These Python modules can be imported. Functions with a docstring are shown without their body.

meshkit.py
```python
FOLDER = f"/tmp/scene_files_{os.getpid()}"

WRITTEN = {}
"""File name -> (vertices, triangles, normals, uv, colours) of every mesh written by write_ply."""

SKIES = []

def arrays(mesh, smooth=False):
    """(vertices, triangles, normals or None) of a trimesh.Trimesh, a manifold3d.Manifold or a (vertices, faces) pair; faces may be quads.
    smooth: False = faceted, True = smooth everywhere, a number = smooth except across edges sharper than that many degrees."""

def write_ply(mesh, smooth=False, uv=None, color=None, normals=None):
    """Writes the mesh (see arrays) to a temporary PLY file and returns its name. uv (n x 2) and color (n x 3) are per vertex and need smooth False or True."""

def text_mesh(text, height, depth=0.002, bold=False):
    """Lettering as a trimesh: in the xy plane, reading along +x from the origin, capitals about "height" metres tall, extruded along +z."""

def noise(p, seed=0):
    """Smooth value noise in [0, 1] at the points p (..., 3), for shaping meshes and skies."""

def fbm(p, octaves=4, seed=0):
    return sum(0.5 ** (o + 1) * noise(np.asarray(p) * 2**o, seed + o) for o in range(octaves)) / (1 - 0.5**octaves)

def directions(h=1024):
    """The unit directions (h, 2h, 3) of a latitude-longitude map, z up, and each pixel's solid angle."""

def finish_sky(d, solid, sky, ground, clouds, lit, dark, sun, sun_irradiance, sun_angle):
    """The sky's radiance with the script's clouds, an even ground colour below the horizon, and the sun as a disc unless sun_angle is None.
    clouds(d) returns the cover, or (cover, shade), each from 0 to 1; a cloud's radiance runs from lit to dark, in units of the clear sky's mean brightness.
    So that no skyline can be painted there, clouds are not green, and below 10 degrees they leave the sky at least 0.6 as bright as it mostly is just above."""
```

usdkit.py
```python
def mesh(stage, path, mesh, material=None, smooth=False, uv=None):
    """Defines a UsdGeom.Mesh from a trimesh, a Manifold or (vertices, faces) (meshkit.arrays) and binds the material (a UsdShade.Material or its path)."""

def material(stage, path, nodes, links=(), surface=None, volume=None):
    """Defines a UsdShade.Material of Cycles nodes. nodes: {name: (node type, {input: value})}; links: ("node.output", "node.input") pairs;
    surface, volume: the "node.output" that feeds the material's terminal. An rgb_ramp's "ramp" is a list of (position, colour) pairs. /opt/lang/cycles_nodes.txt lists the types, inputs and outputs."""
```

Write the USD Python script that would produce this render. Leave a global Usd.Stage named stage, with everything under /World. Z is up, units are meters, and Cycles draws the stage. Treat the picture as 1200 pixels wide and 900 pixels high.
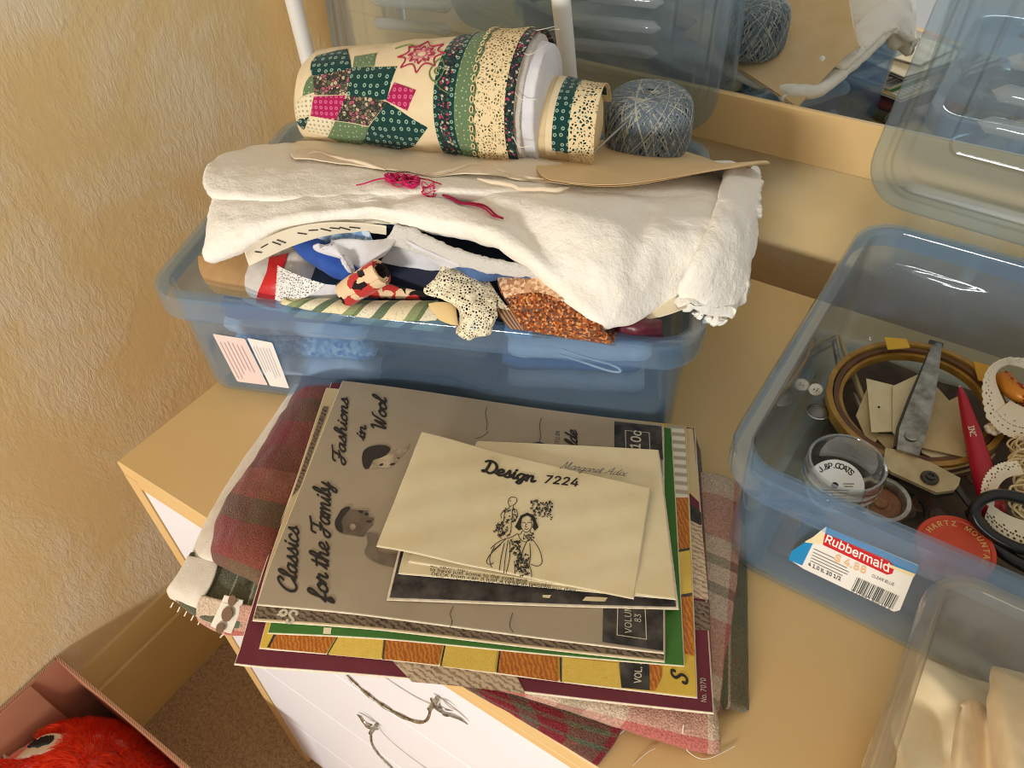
import math, random
import numpy as np, trimesh, shapely, usdkit, meshkit
from shapely import affinity
from shapely.geometry import Polygon, LineString, Point, MultiPolygon, box as sbox
from scipy.interpolate import RectBivariateSpline, CubicSpline
from pxr import Usd, UsdGeom, UsdLux, UsdShade, Gf, Sdf, Vt

stage = Usd.Stage.CreateInMemory()
UsdGeom.SetStageUpAxis(stage, 'Z'); UsdGeom.SetStageMetersPerUnit(stage, 1.0)
UsdGeom.Xform.Define(stage, '/World')
# ------------------------------------------------------------------ camera (z = 0 is the top of the dresser, x along its front, y towards the back wall)
F = 900.0                                           # focal length in pixels of a 1200 wide frame
CAM = np.array([0.5605, -0.1688, 0.53])
AX = np.array([[0.8395, 0.5423, -0.0351], [-0.3616, 0.6058, 0.7087], [-0.4056, 0.5822, -0.7046]])
AX[2] /= np.linalg.norm(AX[2]); AX[0] -= AX[2]*(AX[0]@AX[2]); AX[0] /= np.linalg.norm(AX[0]); AX[1] = np.cross(AX[0], AX[2])
if AX[1][2] < 0: AX[1] = -AX[1]
cam = UsdGeom.Camera.Define(stage, '/World/camera')
M = np.eye(4); M[0, :3], M[1, :3], M[2, :3], M[3, :3] = AX[0], AX[1], -AX[2], CAM
cam.AddTransformOp().Set(Gf.Matrix4d(*M.ravel().tolist()))
cam.CreateHorizontalApertureAttr(36.0); cam.CreateVerticalApertureAttr(27.0); cam.CreateFocalLengthAttr(36.0*F/1200)
cam.CreateClippingRangeAttr(Gf.Vec2f(0.02, 100)); cam.CreateExposureAttr(0.0)
# ------------------------------------------------------------------ light: a low bright window in front, soft daylight of the room all round
def light_rect(name, pos, target, w, h, color, intensity):
    l = UsdLux.RectLight.Define(stage, '/World/'+name)
    l.CreateWidthAttr(w); l.CreateHeightAttr(h); l.CreateColorAttr(Gf.Vec3f(*color)); l.CreateIntensityAttr(intensity); l.CreateNormalizeAttr(True)
    p, t = np.array(pos, float), np.array(target, float)
    z = p-t; z /= np.linalg.norm(z); x = np.cross([0, 0, 1], z); x /= np.linalg.norm(x); y = np.cross(z, x)
    m = np.eye(4); m[0, :3], m[1, :3], m[2, :3], m[3, :3] = x, y, z, p
    l.AddTransformOp().Set(Gf.Matrix4d(*m.ravel().tolist()))
    return l
light_rect('window_light', (0.62, -3.0, 0.60), (0.22, 0.25, 0.05), 0.9, 0.30, (1.0, 0.96, 0.90), 23.0)
dome = UsdLux.DomeLight.Define(stage, '/World/room_light'); dome.CreateColorAttr(Gf.Vec3f(1.0, 0.955, 0.89)); dome.CreateIntensityAttr(0.165)

# ------------------------------------------------------------------ helpers
def ray(px, py): return (px-600)*AX[0]-(py-450)*AX[1]+F*AX[2]
def at(px, py, z):                                  # the point at height z seen at a place in the photograph: used to read off positions on level surfaces
    d = ray(px, py); return CAM+d*(z-CAM[2])/d[2]
def at_y(px, py, y): d = ray(px, py); return CAM+d*(y-CAM[1])/d[1]
def lin(c): return tuple((((x/255)+.055)/1.055)**2.4 if x > 10 else x/255/12.92 for x in c)
names = {}
GROUPS = {'magazine': 'magazines in the pile', 'leaflet': 'leaflets on top of the pile', 'paper_scrap': 'paper scraps in the embroidery hoop', 'knitting_needle': 'needles in the tool bin', 'button': 'buttons in the tool bin', 'bin_cover': 'lids of the blue bins', 'storage_bin': 'plastic bins on the dresser', 'folded_fabric': 'folded fabrics in the heaped bin', 'bin_sticker': 'stickers on the bins', 'plastic_tube': 'white tubes behind the quilt', 'eyelet_trim': 'eyelet trims in the tool bin', 'gold_card': 'yellow cards behind the hoop', 'tan_cloth': 'tan cloths in the frosted bin'}
def numbered(parent, name):
    k = (parent, name); n = names.get(k, 0); names[k] = n+1
    return name if n == 0 else '%s_%03d' % (name, n)
class Node:
    def __init__(s, path, org, prim): s.path, s.org, s.prim = path, org, prim
def tag(p, label=None, cat=None, group=None, kind=None):
    for k, v in (('label', label), ('category', cat), ('group', group), ('kind', kind)):
        if v: p.SetCustomDataByKey(k, v)
def thing(name, label, cat, org=(0, 0, 0), group=None, kind=None):
    path = '/World/'+numbered('/World', name); x = UsdGeom.Xform.Define(stage, path)
    x.AddTranslateOp().Set(Gf.Vec3d(*map(float, org))); tag(x.GetPrim(), label, cat, group or GROUPS.get(name), kind)
    return Node(path, np.array(org, float), x.GetPrim())
def cat_meshes(ms):
    ms = [m for m in ms if m is not None]
    vs, fs, n = [], [], 0
    for m in ms:
        v, f, _ = meshkit.arrays(m); vs.append(v); fs.append(f+n); n += len(v)
    return np.vstack(vs), np.vstack(fs)
def part(par, name, mesh, m, smooth=35, label=None, uv=None, kind=None):
    v, f, _ = meshkit.arrays(mesh)
    path = par.path+'/'+numbered(par.path, name)
    if uv is not None and smooth not in (True, False): smooth = True
    g = usdkit.mesh(stage, path, (v-par.org, f), m, smooth=smooth, uv=uv)
    tag(g.GetPrim(), label, kind=kind)
    return Node(path, par.org, g.GetPrim())
def single(name, label, cat, mesh, m, smooth=35, uv=None, group=None, kind=None):
    v, f, _ = meshkit.arrays(mesh); org = np.array([(v[:, 0].min()+v[:, 0].max())/2, (v[:, 1].min()+v[:, 1].max())/2, v[:, 2].min()])
    path = '/World/'+numbered('/World', name)
    if uv is not None and smooth not in (True, False): smooth = True
    g = usdkit.mesh(stage, path, (v-org, f), m, smooth=smooth, uv=uv)
    g.AddTranslateOp().Set(Gf.Vec3d(*map(float, org))); tag(g.GetPrim(), label, cat, group or GROUPS.get(name), kind)
    return Node(path, org, g.GetPrim())
def structure(name, mesh, m, smooth=False):
    n = single(name, None, None, mesh, m, smooth, kind='structure'); return n
def box(lo, hi, bev=0.0):
    lo, hi = np.array(lo, float), np.array(hi, float)
    if not bev:
        b = trimesh.creation.box(hi-lo); b.apply_translation((lo+hi)/2); return b
    pts = []
    for sx in (0, 1):
        for sy in (0, 1):
            for sz in (0, 1):
                c = np.where([sx, sy, sz], hi, lo); d = np.where([sx, sy, sz], -1, 1)*bev
                for k in range(3):
                    q = c.copy(); o = d.copy(); o[k] = 0; pts.append(q+o)
    return trimesh.convex.convex_hull(np.array(pts))
def quads(nu, nv, closed_u=False):
    i, j = np.meshgrid(np.arange(nu if closed_u else nu-1), np.arange(nv-1), indexing='ij'); i2 = (i+1) % nu
    return np.stack([i*nv+j, i2*nv+j, i2*nv+j+1, i*nv+j+1], -1).reshape(-1, 4)
def tri(q): return np.vstack([q[:, [0, 1, 2]], q[:, [0, 2, 3]]])
def normals_grid(V):
    du = np.gradient(V, axis=0); dv = np.gradient(V, axis=1); n = np.cross(du, dv)
    return n/np.maximum(np.linalg.norm(n, axis=2, keepdims=True), 1e-12)
def slab(V, th, flip=False, k=3):
    """A sheet V (nu, nv, 3) with thickness th (below its upper side), its rim rounded by k steps; returns mesh and uv in metres."""
    n = normals_grid(V)
    if flip: n = -n
    nu, nv = V.shape[:2]
    U = np.zeros((nu, nv, 2))
    U[1:, :, 0] = np.cumsum(np.linalg.norm(np.diff(V, axis=0), axis=2).mean(1))[:, None]
    U[:, 1:, 1] = np.cumsum(np.linalg.norm(np.diff(V, axis=1), axis=2).mean(0))[None, :]
    top, bot = V, V-n*th
    per = [(i, 0) for i in range(nu)]+[(nu-1, j) for j in range(1, nv)]+[(i, nv-1) for i in range(nu-2, -1, -1)]+[(0, j) for j in range(nv-2, 0, -1)]
    pi = np.array([a*nv+b for a, b in per])
    T, N, UV = top.reshape(-1, 3), n.reshape(-1, 3), U.reshape(-1, 2)
    tang = np.roll(T[pi], -1, 0)-np.roll(T[pi], 1, 0); out = np.cross(tang, N[pi]); out /= np.maximum(np.linalg.norm(out, axis=1, keepdims=True), 1e-12)
    cen = T.mean(0)
    if ((T[pi]-cen)*out).sum(1).mean() < 0: out = -out
    rings, ruv = [], []
    for a in np.linspace(0, np.pi, k+2)[1:-1]:
        rings.append(T[pi]-N[pi]*th*(1-np.cos(a))/2+out*np.sin(a)*th/2); ruv.append(UV[pi])
    vs = np.vstack([T, bot.reshape(-1, 3)]+rings); uvs = np.vstack([UV, UV]+ruv)
    q = quads(nu, nv); fs = [tri(q), tri(q)[:, ::-1]+nu*nv]
    loops = [pi]+[2*nu*nv+r*len(pi)+np.arange(len(pi)) for r in range(k)]+[pi+nu*nv]
    for a, b in zip(loops[:-1], loops[1:]):
        fs.append(tri(np.stack([a, b, np.roll(b, -1), np.roll(a, -1)], 1)))
    f = np.vstack(fs)
    vol = np.einsum('ij,ij->i', vs[f[:, 0]], np.cross(vs[f[:, 1]], vs[f[:, 2]])).sum()
    if vol < 0: f = f[:, ::-1]
    return (vs, f), uvs
def net(rows, nu=40, nv=60):
    """A smooth surface through a net of points (rows x columns x 3)."""
    R = np.array(rows, float); a, b = R.shape[:2]
    u, v = np.linspace(0, 1, a), np.linspace(0, 1, b)
    return np.stack([RectBivariateSpline(u, v, R[..., k], kx=min(3, a-1), ky=min(3, b-1))(np.linspace(0, 1, nu), np.linspace(0, 1, nv)) for k in range(3)], -1)
def pnet(rows, nu=40, nv=60): return net([[at(*q) for q in r] for r in rows], nu, nv)
def rough_up(V, amp, scale, seed=0, oct=3):
    n = normals_grid(V); return V+n*((meshkit.fbm(V*scale, oct, seed)-.5)*2*amp)[..., None]
def spline(pts, n=40, closed=False):
    p = np.array(pts, float)
    if closed: p = np.vstack([p, p[:1]])
    if len(p) < 3: return p[0]+(p[1]-p[0])*np.linspace(0, 1, n)[:, None]
    t = np.concatenate([[0], np.cumsum(np.maximum(np.linalg.norm(np.diff(p, axis=0), axis=1), 1e-9)**.5)])
    return CubicSpline(t, p, bc_type='periodic' if closed else 'natural')(np.linspace(0, t[-1], n))
def tube(pts, r, sides=8, n=None, closed=False, cap=True):
    p = spline(pts, n, closed) if n else np.array(pts, float)
    if closed: p = p[:-1] if np.allclose(p[0], p[-1]) else p
    N = len(p); t = (np.roll(p, -1, 0)-np.roll(p, 1, 0)) if closed else np.gradient(p, axis=0)
    t /= np.linalg.norm(t, axis=1, keepdims=True)+1e-12
    a = np.zeros_like(p); ref = np.array([0, 0, 1.]) if abs(t[0, 2]) < .9 else np.array([1., 0, 0])
    a[0] = np.cross(t[0], ref); a[0] /= np.linalg.norm(a[0])
    for i in range(1, N):
        v = a[i-1]-t[i]*(a[i-1]@t[i]); a[i] = v/(np.linalg.norm(v)+1e-12)
    b = np.cross(t, a); ang = np.arange(sides)*2*np.pi/sides; rr = np.broadcast_to(r, (N,))
    V = p[:, None]+rr[:, None, None]*(np.cos(ang)[None, :, None]*a[:, None]+np.sin(ang)[None, :, None]*b[:, None])
    f = []
    for i in range(N if closed else N-1):
        k = (i+1) % N
        for j in range(sides):
            m = (j+1) % sides; f += [[i*sides+j, i*sides+m, k*sides+m], [i*sides+j, k*sides+m, k*sides+j]]
    v = V.reshape(-1, 3)
    if cap and not closed:
        c0, c1 = len(v), len(v)+1; v = np.vstack([v, p[0]-t[0]*rr[0]*.5, p[-1]+t[-1]*rr[-1]*.5])
        for j in range(sides):
            m = (j+1) % sides; f += [[c0, m, j], [c1, (N-1)*sides+j, (N-1)*sides+m]]
    return v, np.array(f)
def lathe(profile, n=48):
    p = np.array(profile, float); a = np.arange(n)*2*np.pi/n
    V = np.stack([p[:, 0][:, None]*np.cos(a), p[:, 0][:, None]*np.sin(a), np.repeat(p[:, 1][:, None], n, 1)], -1)
    m = len(p); f = []
    i, j = np.meshgrid(np.arange(m-1), np.arange(n), indexing='ij'); k = (j+1) % n
    q = np.stack([i*n+j, i*n+k, (i+1)*n+k, (i+1)*n+j], -1).reshape(-1, 4)
    return V.reshape(-1, 3), tri(q)
def frame(ex, ez, org):
    ex = np.array(ex, float); ex /= np.linalg.norm(ex); ez = np.array(ez, float); ez -= ex*(ez@ex); ez /= np.linalg.norm(ez)
    m = np.eye(4); m[:3, 0], m[:3, 1], m[:3, 2], m[:3, 3] = ex, np.cross(ez, ex), ez, org; return m
def move(mesh, m):
    v, f, _ = meshkit.arrays(mesh); return v@m[:3, :3].T+m[:3, 3], f
# ------------------------------------------------------------------ materials
def looks(name): return '/World/Looks/'+name
def material(name, nodes, links, surface='p.BSDF'): return usdkit.material(stage, looks(name), nodes, links, surface=surface)
def plain(name, col, rough=.6, metal=0.0, var=None, bump=None, spec=.5, sheen=0.0, vscale=20, uvspace=False, fuzz=None):
    """col: sRGB 0-255. var: a second colour mixed in by noise. bump: (scale, strength, distance)."""
    n = {'p': ('principled_bsdf', {'base_color': lin(col), 'roughness': rough, 'metallic': metal, 'specular_ior_level': spec, 'sheen_weight': sheen, 'sheen_roughness': .5})}; l = []
    if var or bump: n['tc'] = ('texture_coordinate', {})
    src = 'tc.UV' if uvspace else 'tc.object'
    if var:
        n['nz'] = ('noise_texture', {'scale': vscale, 'detail': 5.0, 'roughness': .6}); l.append((src, 'nz.vector'))
        n['rp'] = ('rgb_ramp', {'ramp': [(.35, lin(col)), (.65, lin(var))]}); l += [('nz.fac', 'rp.fac'), ('rp.color', 'p.base_color')]
    if bump:
        n['bn'] = ('noise_texture', {'scale': bump[0], 'detail': 4.0, 'roughness': .65}); l.append((src, 'bn.vector'))
        n['bu'] = ('bump', {'strength': bump[1], 'distance': bump[2]}); l += [('bn.fac', 'bu.height'), ('bu.normal', 'p.normal')]
    return material(name, n, l)
def clear_plastic(name, tint, body, cloud, rough=.12, gloss=.9, edge=4.0, most=.70):
    """Thin translucent plastic: tinted see-through, partly cloudy, with a glossy skin."""
    return material(name, {
        't': ('transparent_bsdf', {'color': tint}), 'd': ('diffuse_bsdf', {'color': body}), 'tl': ('translucent_bsdf', {'color': body}),
        'md': ('mix_closure', {'fac': .45}), 'm1': ('mix_closure', {'fac': cloud}), 'lw': ('layer_weight', {'blend': .5}), 'pw': ('math', {'math_type': 'power', 'value2': edge}), 'fr': ('math', {'math_type': 'multiply_add', 'value2': most, 'value3': .04}), 'g': ('glossy_bsdf', {'color': (gloss, gloss, gloss), 'roughness': rough}),
        'm2': ('mix_closure', {})},
        [('d.BSDF', 'md.closure1'), ('tl.BSDF', 'md.closure2'), ('t.BSDF', 'm1.closure1'), ('md.closure', 'm1.closure2'), ('lw.facing', 'pw.value1'), ('pw.value', 'fr.value1'), ('fr.value', 'm2.fac'), ('m1.closure', 'm2.closure1'), ('g.BSDF', 'm2.closure2')], 'm2.closure')
# ================================================================== the setting
WX, WY, FZ = -0.27, 0.65, -0.73                     # left wall, back wall, floor
wall_mat = material('wall_paint', {
    'tc': ('texture_coordinate', {}), 'n1': ('noise_texture', {'scale': 5.5, 'detail': 7.0, 'roughness': .62, 'distortion': .4}), 'rp': ('rgb_ramp', {'ramp': [(.40, lin((232, 202, 144))), (.50, lin((234, 207, 154))), (.60, lin((236, 216, 178))), (.75, lin((240, 224, 194)))]}),
    'mk': ('map_range', {'from_min': .42, 'from_max': .60, 'to_min': .14, 'to_max': 1.0, 'clamp': True}), 'mp': ('mapping', {'rotation': (.7, 0, 0), 'scale': (1.0, 1.0, .35)}), 'n3': ('noise_texture', {'scale': 150.0, 'detail': 5.0, 'roughness': .65, 'distortion': .6}), 'n4': ('noise_texture', {'scale': 26.0, 'detail': 4.0, 'roughness': .6}),
    'ml': ('math', {'math_type': 'multiply'}), 'ad': ('math', {'math_type': 'multiply_add', 'value2': .16}), 'bu': ('bump', {'strength': .5, 'distance': .0035}), 'p': ('principled_bsdf', {'roughness': .72, 'specular_ior_level': .25})},
    [('tc.object', 'n1.vector'), ('n1.fac', 'rp.fac'), ('rp.color', 'p.base_color'), ('n1.fac', 'mk.value'), ('tc.object', 'mp.vector'), ('mp.vector', 'n3.vector'), ('tc.object', 'n4.vector'),
     ('n3.fac', 'ml.value1'), ('mk.result', 'ml.value2'), ('n4.fac', 'ad.value1'), ('ml.value', 'ad.value3'), ('ad.value', 'bu.height'), ('bu.normal', 'p.normal')])
trim_mat = plain('trim_paint', (226, 196, 128), .45, var=(220, 188, 120), vscale=8)
carpet_mat = material('carpet_pile', {
    'tc': ('texture_coordinate', {}), 'v': ('voronoi_texture', {'scale': 420.0}), 'n': ('noise_texture', {'scale': 160.0, 'detail': 4.0}), 'mx': ('math', {'math_type': 'multiply_add', 'value2': .5}),
    'rp': ('rgb_ramp', {'ramp': [(.3, lin((150, 118, 84))), (.9, lin((205, 176, 138)))]}), 'bu': ('bump', {'strength': 1.0, 'distance': .004}), 'p': ('principled_bsdf', {'roughness': .95, 'specular_ior_level': .1})},
    [('tc.object', 'v.vector'), ('tc.object', 'n.vector'), ('v.distance', 'mx.value1'), ('n.fac', 'mx.value3'), ('mx.value', 'rp.fac'), ('rp.color', 'p.base_color'), ('mx.value', 'bu.height'), ('bu.normal', 'p.normal')])
structure('wall_left', box((WX-.1, -1.6, FZ), (WX, WY, 1.5)), wall_mat)
structure('wall_back', box((WX-.1, WY, FZ), (2.2, WY+.1, 1.5)), wall_mat)
structure('floor', box((WX-.1, -1.6, FZ-.05), (2.2, WY+.1, FZ)), carpet_mat)
bb = Polygon([(0, 0), (.018, 0), (.018, .135), (.016, .139), (.016, .148), (.013, .152), (.013, .165), (.010, .172), (.007, .190), (.004, .198), (0, .2)])
m = trimesh.creation.extrude_polygon(bb, 1.6+WY); v = m.vertices.copy()
structure('baseboard_left', (np.stack([WX+v[:, 0], -1.6+v[:, 2], FZ+v[:, 1]], 1), m.faces), trim_mat, 30)
m = trimesh.creation.extrude_polygon(bb, 2.2-WX-.018); v = m.vertices.copy()
structure('baseboard_back', (np.stack([WX+.018+v[:, 2], WY-v[:, 0], FZ+v[:, 1]], 1), m.faces[:, ::-1]), trim_mat, 30)
# ================================================================== dresser
cream = plain('cream_laminate', (228, 193, 134), .38, var=(224, 187, 126), vscale=6, spec=.4)
white_panel = plain('white_laminate', (240, 240, 246), .35, spec=.4)
dark_gap = plain('dark_gap', (90, 70, 48), .9)
brass = plain('antique_silver', (196, 190, 176), .33, metal=1.0, var=(120, 112, 96), vscale=300)
DW, DD, DH = 1.20, .547, .73
dr = thing('dresser', 'cream dresser with white drawer fronts standing on the carpet, everything lies on its top', 'dresser', (0, 0, FZ))
part(dr, 'top', box((0, 0, -.018), (DW, DD, 0), .0012), cream)
part(dr, 'side_panel', box((0, 0, FZ), (.018, DD, -.018)), cream); part(dr, 'side_panel', box((DW-.018, 0, FZ), (DW, DD, -.018)), cream)
part(dr, 'back_panel', box((.018, DD-.008, FZ+.04), (DW-.018, DD, -.018)), cream)
part(dr, 'bottom_panel', box((.018, .012, FZ+.03), (DW-.018, DD-.008, FZ+.05)), cream)
part(dr, 'divider', box((.018, .010, FZ+.05), (DW-.018, .02, -.018)), dark_gap)
part(dr, 'plinth', box((.018, .006, FZ), (DW-.018, .02, FZ+.06)), cream)
def ornate_bail(cx, z, w, drop):
    """A swung wire bail between two leafy mounts."""
    ms = []
    for s in (-1, 1):
        x0 = cx+s*w/2
        leaf = [(x0-s*.004, -.004, z), (x0+s*.006, -.008, z+.001), (x0+s*.014, -.006, z-.002), (x0+s*.022, -.003, z-.006), (x0+s*.028, -.002, z-.011)]
        ms.append(tube(leaf, np.interp(np.linspace(0, 1, 20), [0, .2, .45, .6, .85, 1], [.0012, .0019, .0010, .0017, .0011, .0004]), 8, 20))
        ms.append(tube([(x0, -.001, z), (x0, -.012, z)], .0022, 10, 4))
        for k in (-1, 1): ms.append(tube([(x0+s*.004, -.004, z), (x0+s*.010, -.007, z+k*.006), (x0+s*.017, -.004, z+k*.004)], np.interp(np.linspace(0, 1, 10), [0, .5, 1], [.0007, .0012, .0004]), 6, 10))
    bail = [(cx-w/2, -.010, z), (cx-w/2+.004, -.016, z-drop*.55), (cx-w/4, -.019, z-drop*.92), (cx, -.020, z-drop), (cx+w/4, -.019, z-drop*.92), (cx+w/2-.004, -.016, z-drop*.55), (cx+w/2, -.010, z)]
    t = np.linspace(0, 1, 48); ms.append(tube(bail, .0012+.0008*np.abs(np.sin(t*26))*np.exp(-((t-.5)/.3)**2), 8, 48))
    return cat_meshes(ms)
zs = [-.029, -.187, -.360, -.540, -.690]
for k in range(4):
    for c in range(2):
        x0, x1 = (.021, .597) if c == 0 else (.603, DW-.021)
        d = part(dr, 'drawer', box((x0, .0005, zs[k+1]+.0022), (x1, .012, zs[k]-.0), .0008), white_panel)
        part(d, 'handle', ornate_bail((x0+x1)/2, zs[k]-(.030 if k == 0 else .06), .10, .034), brass, label='ornate silver bail handle')
part(dr, 'top_rail', box((.018, 0, -.029), (DW-.018, .012, -.018), .0006), cream)
# ================================================================== mirror on the back wall
mirror_glass = material('mirror_silver', {'p': ('principled_bsdf', {'base_color': (.82, .85, .86), 'metallic': 1.0, 'roughness': .015})}, [])
MX0, MX1, MZ0, MZ1, MR = -.235, 1.02, .102, 1.0, .058
mi = thing('wall_mirror', 'large mirror in a flat cream frame hanging on the wall behind the dresser', 'mirror', ((MX0+MX1)/2, WY, MZ0))
FY = .63
part(mi, 'bottom_rail', box((MX0, FY, MZ0), (MX1, WY, MZ0+MR), .0015), cream); part(mi, 'top_rail', box((MX0, FY, MZ1-MR), (MX1, WY, MZ1), .0015), cream)
part(mi, 'stile', box((MX0, FY, MZ0+MR), (MX0+MR, WY, MZ1-MR), .0015), cream); part(mi, 'stile', box((MX1-MR, FY, MZ0+MR), (MX1, WY, MZ1-MR), .0015), cream)
part(mi, 'glass', box((MX0+MR-.004, FY+.004, MZ0+MR-.004), (MX1-MR+.004, FY+.010, MZ1-MR+.004)), mirror_glass, smooth=False)
# ================================================================== storage bins and lids
blue_plastic = clear_plastic('blue_plastic', (.85, .92, .975), (.48, .71, 1.0), .115, .07, .9, 3.0, .80)
lid_plastic = clear_plastic('blue_lid_plastic', (.80, .865, .90), (.56, .64, .70), .12, .06)
rib_plastic = clear_plastic('rib_plastic', (.90, .93, .94), (.80, .84, .86), .22, .04, 1.0, 3.0, .8)
frost_plastic = clear_plastic('frosted_plastic', (.93, .925, .90), (.74, .72, .68), .10, .16, .9, 3.0, .40)
def rrect(a, b, r, nc=8, ns=14):
    """Outline of a rounded rectangle of half sizes a and b."""
    pts = []
    for k, (sx, sy) in enumerate(((1, -1), (1, 1), (-1, 1), (-1, -1))):
        c = np.array([sx*(a-r), sy*(b-r)]); a0 = (-90+90*k)*np.pi/180
        arc = [c+r*np.array([math.cos(t), math.sin(t)]) for t in np.linspace(a0, a0+np.pi/2, nc)]
        nxt = ((1, 1), (-1, 1), (-1, -1), (1, -1))[k]
        q = np.array([nxt[0]*(a-r), nxt[1]*(b-r)])+r*np.array([math.cos(a0+np.pi/2), math.sin(a0+np.pi/2)])
        pts += arc+[arc[-1]+(q-arc[-1])*t for t in np.linspace(0, 1, ns+1)[1:-1]]
    return np.array(pts)
def ring_shell(rings, caps=(True, True)):
    """A closed shell through rings of points; the first and last ring are capped to their middle."""
    n = len(rings[0]); V = np.vstack(rings); f = tri(quads(len(rings), n+0)) if False else []
    for i in range(len(rings)-1):
        a = i*n+np.arange(n); b = a+n
        f.append(tri(np.stack([a, np.roll(a, -1), np.roll(b, -1), b], 1)))
    for end, base in ((0, 0), (1, (len(rings)-1)*n)):
        c = len(V); V = np.vstack([V, V[base:base+n].mean(0)]); a = base+np.arange(n); b = np.roll(a, -1)
        f.append(np.stack([np.full(n, c), b, a], 1) if end == 0 else np.stack([np.full(n, c), a, b], 1))
    return V, np.vstack(f)
def bin_mesh(a, b, h, rim=.012, taper=.003, bays=(), r=.026, skirt=.024):
    """A tapered tub with a flanged rim; a and b are the half sizes over the rim. bays: (x, half width) of the recessed bays in the long walls."""
    at_, bt = a-rim, b-rim
    def ring(off, z, full):                         # off: inset from the outer wall face
        k = z/h; aa, bb_ = at_-taper*(1-k)-off, bt-taper*(1-k)-off
        p = rrect(aa, bb_, max(r-off*.6, .006))
        for x, hw in bays:
            s = np.clip((hw+.004-np.abs(p[:, 0]-x))/.004, 0, 1); s = s*s*(3-2*s)
            side = np.abs(np.abs(p[:, 1])-bb_) < 1e-6
            p[:, 1] -= np.sign(p[:, 1])*s*side*.006*full*min(1, max(0, (z-.012)/.03))
        return np.column_stack([p, np.full(len(p), z)])
    def flange(off, z): return np.column_stack([rrect(a-off, b-off, r+rim-off), np.full(4*(8+13), z)])
    R = [ring(.014, 0, 1), ring(.006, .001, 1), ring(.0015, .005, 1), ring(0, .012, 1)]+[ring(0, z, 1) for z in np.linspace(.02, h-.038, 5)]+[ring(0, h-.034, .2), ring(0, h-.030, 0), ring(0, h-.004, 0)]
    R += [flange(.002+.002, h-.0035), flange(.0022, h-.0055), flange(.0022, h-skirt), flange(.001, h-skirt-.001), flange(0, h-skirt+.002), flange(0, h-.004), flange(.0015, h-.001), flange(.004, h)]
    R += [ring(-.002, h, 0), ring(.001, h-.001, 0), ring(.0024, h-.004, 0)]+[ring(.0024, h-.030, 0), ring(.0024, h-.034, .2)]+[ring(.0024, z, 1) for z in np.linspace(h-.038, .02, 5)]+[ring(.0026, .012, 1), ring(.0045, .006, 1), ring(.009, .0032, 1), ring(.016, .0025, 1)]
    return ring_shell(R)
def rotz(deg, org): a = math.radians(deg); return frame((math.cos(a), math.sin(a), 0), (0, 0, 1), org)
BA, BB, BH = .241, .173, .13
BL = rotz(21.9, (.1515, .3375, .0)); BR = rotz(-1.0, (.729, .341, .0))
lb = thing('storage_bin', 'blue see-through plastic bin heaped with fabric scraps and white batting beside the left wall', 'storage bin', BL[:3, 3])
part(lb, 'tub', move(bin_mesh(BA, BB, BH, bays=((0, .047),)), BL), blue_plastic, 40)
rb = thing('storage_bin', 'blue see-through plastic bin of sewing tools with a red and blue sticker on its front', 'storage bin', BR[:3, 3])
part(rb, 'tub', move(bin_mesh(BA, BB, BH, bays=((-.165, .022), (0, .047))), BR), blue_plastic, 40)
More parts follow.
